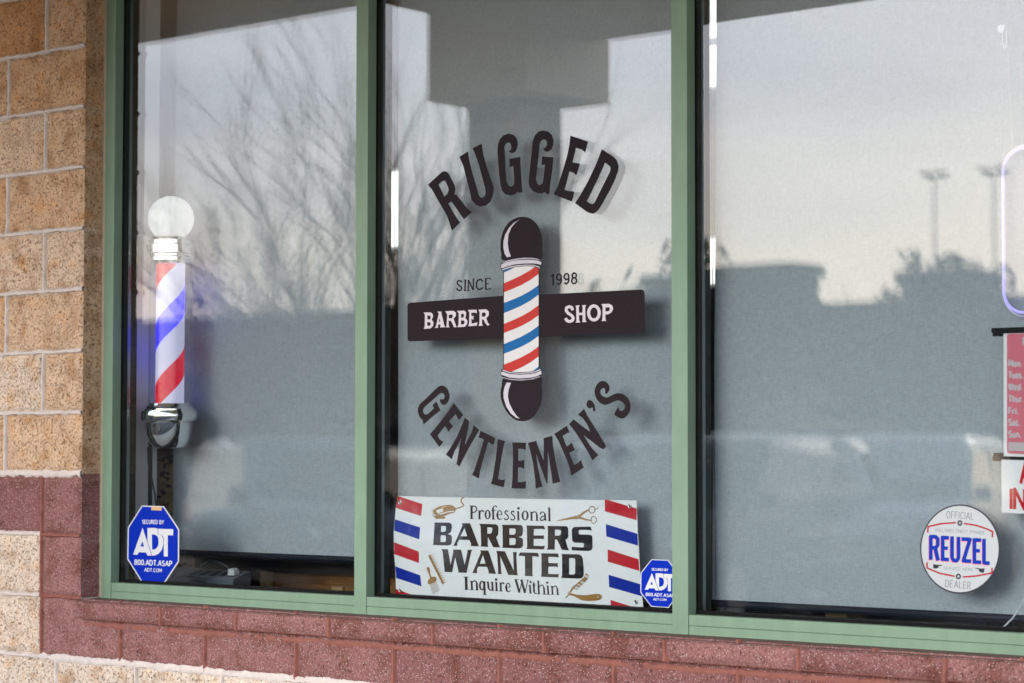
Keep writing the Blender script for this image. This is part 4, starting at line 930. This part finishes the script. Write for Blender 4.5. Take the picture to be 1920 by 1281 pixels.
# ================================================================== lit barber pole
PY = .245
pc = at(319, 640, PY); PX, = (pc.x,)
zc = lambda px_y: at(319, px_y, PY).z
bpole = thing('barber_pole', 'lit barber pole with white globe, chrome caps and spiral red, white and blue stripes', 'barber pole', (PX, PY, zc(757)))
def lp(prof, name, m, sharp=40, n=40):
    mb = MB(); mb.lathe(prof, (0, 0, 0), n); o = mb.build(name, m, bpole, smooth=True, sharp=sharp); return o
z757 = zc(757); d = lambda y: zc(y) - z757
s_ = 1 / 561.0
lp([(.030, d(842)), (.052, d(839)), (.066, d(830)), (.075, d(815)), (.078, d(800)), (.0785, d(793)), (.084, d(792)), (.093, d(789)), (.095, d(784)), (.095, d(776)), (.092, d(771)), (.084, d(770)), (.084, d(767)), (.080, d(765)), (.078, d(762)), (.072, d(761)), (.070, d(757))], 'base', M['chrome'], 30)
lp([(.072, d(496)), (.074, d(492)), (.078, d(490)), (.078, d(484)), (.074, d(482)), (.074, d(478)), (.082, d(476)), (.082, d(461)), (.076, d(459)), (.076, d(452)), (.068, d(450)), (.066, d(446)), (.046, d(444)), (.044, d(438))], 'top_cap', M['chrome'], 30)
gzc = d(368) - .0765
lp([(max(1e-4, .0765 * math.sin(math.pi * i / 22)), gzc - .0765 * math.cos(math.pi * i / 22)) for i in range(2, 23)], 'globe', M['globe'], 80)
lp([(.0715, d(757)), (.0715, d(497))], 'cover_tube', M['tubeglass'])
def stripes():
    m, t, b = nodes('lit_spiral_stripes'); nn = t.nodes; c = nn.new('ShaderNodeTexCoord'); s = nn.new('ShaderNodeSeparateXYZ'); t.links.new(c.outputs['Object'], s.inputs[0])
    def ma(op, a, b_=None):
        k = nn.new('ShaderNodeMath'); k.operation = op
        for i, x in enumerate((a, b_)):
            if x is None: continue
            if isinstance(x, (int, float)): k.inputs[i].default_value = x
            else: t.links.new(x, k.inputs[i])
        return k.outputs[0]
    # angle round the axis measured from the side that faces the street on the right; the seam is at the back
    ca, sa = math.cos(R(-52)), math.sin(R(-52))
    u = ma('ADD', ma('MULTIPLY', s.outputs[0], ca), ma('MULTIPLY', s.outputs[1], sa)); v = ma('SUBTRACT', ma('MULTIPLY', s.outputs[1], ca), ma('MULTIPLY', s.outputs[0], sa))
    ang = ma('ARCTAN2', v, u)                         # 0 towards the viewer, + to the viewer's right
    ph = ma('FRACT', ma('ADD', ma('SUBTRACT', ma('MULTIPLY', s.outputs[2], 1 / .412), ma('MULTIPLY', ang, .72 / 6.2832)), STR0))
    r = nn.new('ShaderNodeValToRGB'); r.color_ramp.interpolation = 'CONSTANT'; el = r.color_ramp.elements
    W, B_, R_ = (.52, .50, .58, 1), (.012, .010, .50, 1), (.42, .004, .025, 1)
    el[0].position = 0; el[0].color = W; el[1].position = .27; el[1].color = R_
    for p_, c_ in ((.50, W), (.77, B_)): x = el.new(p_); x.color = c_
    t.links.new(ph, r.inputs[0]); t.links.new(r.outputs[0], b.inputs['Base Color']); r2 = nn.new('ShaderNodeValToRGB'); r2.color_ramp.interpolation = 'CONSTANT'; e2 = r2.color_ramp.elements
    We, Be, Re = (.17, .165, .23, 1), (.028, .022, .95, 1), (.22, .001, .010, 1)
    e2[0].position = 0; e2[0].color = We; e2[1].position = .27; e2[1].color = Re
    for p_, c_ in ((.50, We), (.77, Be)): x = e2.new(p_); x.color = c_
    t.links.new(ph, r2.inputs[0]); t.links.new(r2.outputs[0], b.inputs['Emission Color'])
    b.inputs['Emission Strength'].default_value = 1.0; b.inputs['Roughness'].default_value = .3
    return m
STR0 = .22
lp([(.0478, d(757)), (.0478, d(497))], 'striped_drum', stripes())
for yy in (784, 470): MB().tube([(-.08, .02, d(yy)), (-.155, .025, d(yy))], .011, 12).build('wall_bracket', M['chrome'], bpole, smooth=True)

# reveal wall inside, left of the pole
struct(MB().box(-.4, .236, .206, .30, .15, ZJ + 2.5).build('interior_wall', M['plaster']))
# chipboard post, cable sleeve and cord under the pole
pw = at(326, 900, .40); pv = at(288, 900, .40)
tag(MB().box(pv.x, pw.x + .03, .40, .47, .15, at(300, 846, .40).z).build('chipboard_post', M['osb']), 'brown chipboard post under the barber pole, left of the left blind', 'post')
cs = MB(); a = at(282, 846, .250); b = at(282, 960, .250)
zz = a.z + .04; pr = []
k = 0
while zz > ZJ + .04: pr.append((.0085 if k % 2 else .0065, zz)); zz -= .0035; k += 1
cs.lathe([(r_, z_) for r_, z_ in pr], (a.x, .250, 0), 12)
tag(cs.build('cable_sleeve', M['black'], smooth=True, sharp=20), 'black corrugated cable sleeve hanging down below the barber pole', 'cable')
cc = MB(); a = at(277, 838, .235); b_ = at(285, 900, .235); c_ = at(293, 955, .235); dd = at(300, 1060, .235)
cc.tube(smooth([(0, 0)] ,False) and [a, (a.x + .004, .235, (a.z + b_.z)/2), b_, ((b_.x + c_.x)/2 + .004, .235, (b_.z + c_.z)/2), c_, dd], .0028, 8)
tag(cc.build('thin_cable', M['black'], smooth=True), 'thin black cord running down from the barber pole to the power strip', 'cord')

# ================================================================== things behind the glass at sill level
struct(MB().box(-.3, XR + .3, .206, .52, .15, ZJ + .012).build('interior_ledge', M['darkwood']))
LZ = ZJ + .0125
ps0 = at(318, 1093, .30); ps1 = at(447, 1092, .30)
pst = thing('power_strip', 'dark grey power strip lying on the ledge behind the octagonal sign', 'power strip')
pb_ = MB(); x0, x1 = ps0.x - .06, at(440, 1085, .27).x; pr = [(.262, LZ), (.262, LZ + .051), (.268, LZ + .056), (.335, LZ + .078), (.342, LZ + .07), (.342, LZ)]
n = len(pr); vs = [(xx, a, b) for xx in (x0, x1) for a, b in pr]
pb_.add(vs, [tuple(reversed(range(n))), tuple(range(n, 2*n))] + [(i, (i+1) % n, n+(i+1) % n, n+i) for i in range(n)]); pb_.build('body', M['grey'], pst, bevel=.002)
for i in range(5):
    xx = x1 - .03 - i * .048
    zf = lambda y_: LZ + .056 + (y_ - .268) * .3284
    MB().add([(xx + a, y_, zf(y_) + dz) for dz in (.001, -.001) for a, y_ in ((-.014, .281), (.014, .281), (.014, .322), (-.014, .322))], [(0,1,2,3),(0,4,5,1),(1,5,6,2),(2,6,7,3),(3,7,4,0)]).build('socket', M['black'], pst)
MB().tube([(x1, .295, LZ + .018), (x1 + .05, .295, LZ + .012), (x1 + .11, .30, LZ + .006), (x1 + .2, .32, LZ + .005)], [.012, .007, .0045, .0045], 10).build('lead', M['black'], pst, smooth=True)
pl = thing('plug', 'small white plug pushed into the end socket of the power strip', 'plug')
pl_m = MB(); xx = x1 - .032; LZp = LZ + .018; pl_m.add([(xx-.016,.282,LZp+.045),(xx+.016,.282,LZp+.045),(xx+.016,.31,LZp+.05),(xx-.016,.31,LZp+.05),(xx-.013,.28,LZp+.066),(xx+.013,.28,LZp+.066),(xx+.013,.302,LZp+.07),(xx-.013,.302,LZp+.07)], [(0,3,2,1),(4,5,6,7),(0,1,5,4),(1,2,6,5),(2,3,7,6),(3,0,4,7)]); pl_m.build('plug_body', M['swhite'], pl, bevel=.003)
pcd = MB(); pcd.tube([(xx - .013, .291, LZp + .060), (xx - .03, .29, LZp + .075), (xx - .065, .288, LZp + .088), (xx - .11, .288, LZp + .092), (xx - .15, .288, LZp + .075), (xx - .17, .288, LZp + .052)], .0017, 8); pcd.build('plug_cord', M['grey'], pl, smooth=True)
cab = thing('cabinet', 'brown wooden drawer cabinet with dark top, seen under the left blind', 'cabinet')
ca, cb2 = at(372, 1046, .95), at(494, 1046, .62); zt = at(494, 1050, .62).z; zt2 = at(494, 1071, .62).z
MB().box(cb2.x - .55, cb2.x + 1.2, .60, 1.15, zt2, zt).build('cabinet_top', M['darkwood'], cab)
MB().box(cb2.x - .02, cb2.x + 1.15, .66, 1.12, .15, zt2 - .001).build('carcass', M['wood'], cab)
MB().box(cb2.x - .02, cb2.x + .012, .625, .655, .15, zt2 - .002).build('corner_post', M['palewood'], cab)
da, db = at(512, 1090, .64), at(668, 1090, .64)
MB().box(da.x, db.x + .12, .642, .6595, ZJ - .22, zt2 - .035).build('drawer_front', M['wood'], cab, bevel=.003)
ha, hb = at(621, 1100, .63), at(642, 1107.5, .63)
MB().box(ha.x, hb.x, .632, .6415, hb.z, ha.z).build('drawer_pull', M['palewood'], cab)
# clutter under the right blind
def ledge_box(pxa, pxb, ytop, y, dep, m, name, label, cat):
    a, b = at(pxa, 1150, y), at(pxb, 1150, y); zt_ = at((pxa + pxb)/2, ytop, y).z
    mb = MB(); mb.box(a.x, b.x, y, y + dep, LZ + .0005, zt_); t_ = thing(name, label, cat, (0, 0, 0)); mb.build('body', m, t_, bevel=.004)
    MB().box(a.x - .002, b.x + .002, y - .002, y + dep + .002, zt_ + .0005, zt_ + .012).build('lid', m, t_, bevel=.002); return t_
ledge_box(1770, 1848, 1145, .30, .14, M['navy'], 'storage_box', 'navy blue plastic box on the ledge below the round sign', 'box')
ledge_box(1546, 1588, 1140, .34, .10, M['palewood'], 'storage_box', 'small tan box on the ledge below the middle of the right blind', 'box')
ledge_box(1395, 1520, 1150, .33, .12, M['grey'], 'storage_box', 'long grey case on the ledge just right of the second mullion', 'box')
for px in (1352, 1371, 1386):
    a = at(px, 1140, .30); mb = MB(); mb.lathe([(.013, 0), (.015, .004), (.015, .045), (.008, .052), (.008, .06)], (0, 0, 0), 18)
    t_ = thing('jar', {1352: 'first small clear jar on the ledge beside the second mullion', 1371: 'middle one of the three small jars beside the second mullion', 1386: 'small jar next to the long grey case on the ledge'}[px], 'jar', (a.x, .30, LZ), group='small jars on the ledge')
    mb.build('jar_body', M['acrylic'], t_, smooth=True); MB().lathe([(.0095, .0605), (.0095, .070)], (0, 0, 0), 16).build('lid', M['black'], t_, smooth=True)
wc = MB(); q = [at(*z, .150) for z in ((1872,1183),(1885,1173),(1898,1160),(1909,1145),(1918,1128),(1926,1100),(1934,1040))]
zq = at(1934, 600, .15)
wc.tube(q + [(q[-1].x + .006, .155, q[-1].z + .12), (q[-1].x + .004, .160, zq.z)], .0022, 8)
tag(wc.build('white_cord', M['swhite'], smooth=True), 'thin white power cord curving down to the frame at the lower right', 'cord')

# room behind
struct(MB().box(-6, 8, .205, 7, .10, .15).build('shop_floor', M['floor']))
struct(MB().box(-6, 8, 4.6, 4.8, .15, 3.9).build('back_wall', M['wallbrown']))
struct(MB().box(-6, 8, .21, 4.8, 3.9, 4.0).build('shop_ceiling', M['plaster']))
struct(MB().box(-6.2, -6, .21, 4.8, .15, 3.9).build('side_wall', M['plaster'])); struct(MB().box(8, 8.2, .21, 4.8, .15, 3.9).build('side_wall', M['plaster']))
def wall_light(xc, w_, z0, z1, label):
    t = thing('wall_light', label, 'light', group='lit panels on the back wall')
    MB().box(xc - w_/2 - .02, xc + w_/2 + .02, 4.53, 4.599, z0 - .02, z1 + .02).build('housing', M['swhite'], t); MB().box(xc - w_/2, xc + w_/2, 4.515, 4.5295, z0, z1).build('diffuser', M['lampwhite'], t)
def inz(px, py): return at(px, py, 4.515)
a, b = inz(740, 322), inz(740, 462); wall_light(a.x, .17, b.z, a.z, 'bright white panel seen through the gap left of the middle blind')
a, b = inz(1334, -30), inz(1334, 70); wall_light(a.x, .19, b.z, a.z, 'top one of three bright panels seen through the gap left of the right blind')
a, b = inz(1334, 86), inz(1334, 162); wall_light(a.x, .19, b.z, a.z, 'bright panel just under the top one in the gap left of the right blind')
a, b = inz(1334, 448), inz(1334, 532); wall_light(a.x, .19, b.z, a.z, 'lowest bright panel in the gap left of the right blind')

# ================================================================== canopy over the walk (seen mirrored in the panes)
can = thing('canopy', 'stucco canopy over the walk with square column, mirrored in the panes', 'canopy', (0, 0, 0))
MB().box(-9, 10, -3.3, -.001, ZJ + 3.02, ZJ + 3.3).build('soffit', M['stucco'], can)
MB().box(-9, -.82, -2.95, -2.62, ZJ + 2.65, ZJ + 3.019).build('beam', M['stucco'], can)
MB().box(-.22, 10, -2.95, -2.62, ZJ + 2.31, ZJ + 3.019).build('beam', M['stucco'], can)
MB().box(-.22, .33, -2.619, -.003, ZJ + 2.29, ZJ + 3.018).build('cross_beam', M['stucco'], can)
MB().box(-9, 10, -3.45, -2.955, ZJ + 3.021, ZJ + 4.2).build('fascia', M['stucco'], can)
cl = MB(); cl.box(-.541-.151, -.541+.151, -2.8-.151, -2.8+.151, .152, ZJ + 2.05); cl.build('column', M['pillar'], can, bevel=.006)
MB().box(-.516-.29, -.516+.29, -2.8-.29, -2.8+.29, ZJ + 2.0505, ZJ + 3.018).build('column_head', M['stucco'], can, bevel=.004)

# ================================================================== across the street, seen mirrored
def tree(x, y, h, seed, label, spread=.55, stems=4, wid=1.0):
    t = thing('bare_tree', label, 'tree', (x, y, 0), group='bare trees across the lot'); rnd = random.Random(seed); tk = MB(); cw = MB()
    def grow(p, d, L_, r, lev):
        n = 4 if lev < 2 else 3; pts = [p]; rad = [r]
        for i in range(n):
            d = (d + Vector((rnd.gauss(0, .10), rnd.gauss(0, .10), .05 if lev > 0 else .02))).normalized(); p = p + d * (L_/n); pts.append(p); rad.append(r * (1 - .55*(i+1)/n))
        (tk if lev == 0 else cw).tube(pts, rad, 6 if lev == 0 else (5 if lev < 2 else 3), cap=False)
        if lev >= 4: return
        k = {0: 5, 1: 4, 2: 3, 3: 3}[lev]
        for c in range(k):
            f = .25 + .75 * (c + rnd.random()) / k; i = min(n - 1, int(f * n)); q = pts[i].lerp(pts[i+1], f*n - i if f*n - i <= 1 else 1)
            ax = Vector((rnd.gauss(0, 1), rnd.gauss(0, 1), rnd.gauss(0, .5))); dd_ = (d + ax.normalized() * rnd.uniform(.4, .75) * wid).normalized()
            grow(q, dd_, L_ * rnd.uniform(.5, .72), rad[i+1] * rnd.uniform(.5, .66) + .0024, lev + 1)
    for s in range(stems):
        a = 6.283 * s / stems + rnd.uniform(-.4, .4); grow(Vector((.05*math.cos(a), .05*math.sin(a), 0)), Vector((spread*math.cos(a)*rnd.uniform(.5, 1.1), spread*math.sin(a), 1)).normalized(), h * rnd.uniform(.5, .62), .050 * h / 5, 0)
    tk.build('trunk', M['bark'], t, smooth=True); cw.build('branches', M['bark'], t); return t
q = refl(510, 800, -14); tree(q.x, q.y, 4.5, 11, 'smaller bare multi-stemmed tree mirrored in the middle of the left pane', .24, 4, .8)
q = refl(655, 800, -15); tree(q.x, q.y, 6.5, 12, 'tall bare tree mirrored at the right of the left pane', .26, 4, .8)
q = refl(800, 800, -16); tree(q.x, q.y, 5.8, 13, 'bare tree mirrored left of the arched lettering', .16, 4, .65)
def copy_tree(o, parent=None):
    c = o.copy(); COL.objects.link(c); c.parent = parent
    for ch in [k for k in bpy.data.objects if k.parent == o]: copy_tree(ch, c)
    return c
def building(x0, x1, y, h, m, label, win_n=0, name='far_building', dep=9):
    t = thing(name, label, 'building', (0, 0, 0), group='low buildings across the lot'); h -= .28
    MB().box(x0, x1, y - dep, y, 0, h).build('walls', m, t); MB().box(x0 - .15, x1 + .15, y - dep - .1, y + .12, h + .001, h + .28).build('parapet', M['far1'], t)
    for i in range(win_n):
        a = x0 + (x1 - x0) * (i + .15) / win_n; b_ = x0 + (x1 - x0) * (i + .85) / win_n
        f = MB().box(a - .06, b_ + .06, y + .002, y + .05, .3, 2.75).build('window', M['far1'], t); MB().box(a, b_, y + .051, y + .06, .36, 2.69).build('window_glass', M['farglass'], f)
    return t
def zz_(px, py, Y): return refl(px, py, Y).z
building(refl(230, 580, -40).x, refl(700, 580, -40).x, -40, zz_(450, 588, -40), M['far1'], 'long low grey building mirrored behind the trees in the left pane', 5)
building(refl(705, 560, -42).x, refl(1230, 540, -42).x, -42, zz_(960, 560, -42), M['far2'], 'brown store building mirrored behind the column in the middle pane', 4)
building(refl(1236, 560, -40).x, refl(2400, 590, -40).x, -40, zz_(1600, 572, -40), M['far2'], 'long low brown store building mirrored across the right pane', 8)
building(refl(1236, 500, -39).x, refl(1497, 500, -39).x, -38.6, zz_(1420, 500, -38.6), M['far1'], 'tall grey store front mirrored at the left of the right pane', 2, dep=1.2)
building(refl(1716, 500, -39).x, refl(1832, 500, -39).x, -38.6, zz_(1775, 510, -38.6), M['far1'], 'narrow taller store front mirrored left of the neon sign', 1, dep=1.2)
def lamp(px, top, Y, label):
    q = refl(px, top, Y); t = thing('parking_lot_lamp', label, 'lamp post', (q.x, Y, 0), group='parking lot lamps'); h = q.z
    MB().tube([(0, 0, 0), (0, 0, h)], [.045, .03], 8).build('post', M['poledark'], t, smooth=True); MB().box(-.32, .32, -.03, .03, h - .08, h - .02).build('arm', M['poledark'], t)
    for s in (-1, 1): MB().box(s*.28 - .15, s*.28 + .15, -.18, .18, h - .02, h + .09).build('lamp_head', M['poledark'], t, bevel=.03)
lamp(1755, 333, -60, 'twin-headed lot lamp mirrored left of the neon sign'); lamp(1866, 326, -58, 'twin-headed lot lamp mirrored behind the neon sign edge')
# far bare trees breaking the roof line
for i, (px, Y, h, lab) in enumerate(((1420, -52, 6.4, 'far bare tree mirrored over the tall grey store front'), (1690, -50, 6.4, 'far bare tree mirrored over the long brown store'), (1790, -50, 6.8, 'far bare tree mirrored over the narrow store front'), (1130, -54, 6.6, 'far bare tree mirrored right of the cartoon pole'), (400, -60, 6.0, 'far bare tree mirrored over the long grey building'))):
    q = refl(px, 800, Y); tree(q.x, Y, h, 30 + i, lab, .5, 3)

rs_ = random.Random(5); sv = MB()
def scrub(pa, pb, Y, hf, n):
    xa, xb = refl(pa, 700, Y).x, refl(pb, 700, Y).x
    for i in range(n):
        x = rs_.uniform(xa, xb); y = Y + rs_.uniform(-1.2, 1.2); f = (x - xa) / (xb - xa)
        top = hf(f) * (.75 + .5 * noise.noise(Vector((x * .9, Y, 2))) + .35 * noise.noise(Vector((x * 3.1, Y, 5))))
        z = max(.1, top * (1 - rs_.random() ** 1.6 * .9)); r = rs_.uniform(.05, .26); a = rs_.uniform(0, 6.28); el = rs_.uniform(.2, 1.4)
        d_ = Vector((math.cos(a) * math.cos(el), math.sin(a) * math.cos(el), math.sin(el))); q_ = Vector((rs_.gauss(0, 1), rs_.gauss(0, 1), rs_.gauss(0, 1))).cross(d_).normalized() * r * .35
        p0_ = Vector((x, y, z)); sv.add([p0_ - d_ * r, p0_ + q_, p0_ + d_ * r, p0_ - q_], [(0, 1, 2, 3)])
scrub(1300, 1530, -36, lambda f: 6.7 - 2.0 * f, 3600); scrub(1530, 1700, -37, lambda f: 4.5, 1800); scrub(1690, 1860, -36, lambda f: 5.9, 2600); scrub(1860, 2100, -37, lambda f: 4.3, 1600); scrub(1060, 1290, -38, lambda f: 6.1, 3200); scrub(380, 700, -38, lambda f: 5.6, 3600); scrub(720, 900, -38, lambda f: 5.6, 2000)
so_ = sv.build('scrub', M['hedge']); so_['kind'] = 'stuff'; so_['label'] = 'dark scrub and low trees along the far side of the lot'; so_['category'] = 'scrub'
# cars parked in the lot
def car(x, y, rz, paint_, label, h=1.75, Lc=4.7):
    t = thing('parked_car', label, 'car', (x, y, 0), rz, group='cars parked in the lot'); W = .92
    # lower body: stations along the length
    st_ = [(-.5, .42, .80, .80), (-.49, .30, .92, .95), (-.40, .24, 1.0, 1.0), (-.15, .22, 1.02, 1.0), (.10, .22, 1.02, 1.0), (.22, .22, 1.02, 1.0), (.40, .24, .96, .98), (.485, .30, .82, .92), (.5, .42, .72, .80)]
    vs = []; fs = []
    for (fx, zb_, zt_, ww) in st_:
        w2 = W * ww; zt_ *= h / 1.62
        for (yy, z) in ((-w2*.93, zb_), (-w2, zb_ + .12), (-w2, zb_ + (zt_-zb_)*.6), (-w2*.96, zt_ - .05), (-w2*.85, zt_), (w2*.85, zt_), (w2*.96, zt_ - .05), (w2, zb_ + (zt_-zb_)*.6), (w2, zb_ + .12), (w2*.93, zb_)): vs.append((fx*Lc, yy, z))
    k = 10
    for i in range(len(st_) - 1):
        for j in range(k): fs.append((i*k+j, (i+1)*k+j, (i+1)*k+(j+1) % k, i*k+(j+1) % k))
    fs += [tuple(range(k)), tuple(reversed(range((len(st_)-1)*k, len(st_)*k)))]
    MB().add(vs, fs).build('body', paint_, t, smooth=True, sharp=40)
    zb_ = h * .62; ring_ = []
    lev = [(-.47, .26, .88, zb_ - .02), (-.455, .21, .85, h*.75), (-.43, .14, .79, h*.92), (-.40, .09, .72, h*.985), (-.36, .05, .64, h)]
    vs = []; fs = []
    for a, b, ww, z in lev:
        for (fx, sy) in ((a, -.9), (a+.03, -1), (b-.03, -1), (b, -.9), (b, .9), (b-.03, 1), (a+.03, 1), (a, .9)): vs.append((fx*Lc, sy*ww, z))
    for i in range(len(lev)-1):
        for j in range(8): fs.append((i*8+j, i*8+(j+1) % 8, (i+1)*8+(j+1) % 8, (i+1)*8+j))
    fs.append(tuple(range(32, 40))); MB().add(vs, fs).build('cabin', paint_, t, smooth=True, sharp=30)
    def quad(pa, name): MB().add(pa, [(0, 1, 2, 3)]).build(name, M['carglass'], t)
    o = .006
    quad([(.245*Lc+o, -.76, h*.66), (.245*Lc+o, .76, h*.66), (.125*Lc+o+.03, .66, h*.93), (.125*Lc+o+.03, -.66, h*.93)], 'windscreen')
    quad([(-.462*Lc-o, .74, h*.68), (-.462*Lc-o, -.74, h*.68), (-.432*Lc-o-.02, -.66, h*.92), (-.432*Lc-o-.02, .66, h*.92)], 'rear_window')
    for s in (-1, 1):
        quad([(-.40*Lc, s*(.872), h*.67), (-.10*Lc, s*(.872), h*.67), (-.10*Lc, s*(.80+.012), h*.91), (-.38*Lc, s*(.80+.012), h*.91)][::(1 if s < 0 else -1)], 'side_window')
        quad([(-.07*Lc, s*(.872), h*.67), (.19*Lc, s*(.872), h*.67), (.11*Lc, s*(.80+.012), h*.91), (-.07*Lc, s*(.80+.012), h*.91)][::(1 if s < 0 else -1)], 'side_window')
        MB().box(.462*Lc, .492*Lc, s*.62 - .17, s*.62 + .17, h*.40, h*.48).build('headlight', M['headlamp'], t, bevel=.02)
        MB().box(-.502*Lc, -.47*Lc, s*.70 - .10, s*.70 + .10, h*.42, h*.55).build('tail_light', M['taillamp'], t, bevel=.02)
        MB().box(.16*Lc, .19*Lc, s*.95 - .10, s*.95 + .06, h*.62, h*.70).build('wing_mirror', paint_, t, bevel=.02)
        for fx in (-.30, .31):
            tm = MB(); tm.tube([(fx*Lc, s*.72, .34), (fx*Lc, s*.74, .34), (fx*Lc, s*.92, .34), (fx*Lc, s*.935, .34)], [.30, .34, .34, .30], 24); wo = tm.build('wheel', M['tyre'], t, smooth=True)
            MB().tube([(fx*Lc, s*.90, .34), (fx*Lc, s*.945, .34)], [.22, .20], 20).build('rim', M['rim'], wo, smooth=True)
    return t
for px, py, Y, rz, m_, lab, hh in (
  (560, 800, -14, 30, 'carsilver', 'grey wagon car mirrored low in the left pane', 1.80),
  (640, 830, -14, 70, 'carblack', 'dark car mirrored beside the first mullion', 1.7),
  (1215, 830, -14, 118, 'carsilver', 'grey car mirrored right of the lower arched lettering', 1.78),
  (1350, 830, -14, 82, 'carblack', 'black car mirrored at the left edge of the right blind', 1.75),
  (1540, 830, -18, 100, 'cargrey', 'dark grey car mirrored in the middle of the right blind', 1.72),
  (1700, 830, -17, 70, 'carsilver', 'grey car mirrored above the round sign', 1.78),
  (540, 690, -24, 70, 'carred', 'red car parked farther off, mirrored beside the barber pole', 1.7),
  (1500, 800, -24, 95, 'carwhite', 'white car parked farther off, mirrored in the right pane', 1.7)):
    q = refl(px, py, Y); car(q.x, q.y, R(rz), M[m_], lab, hh)
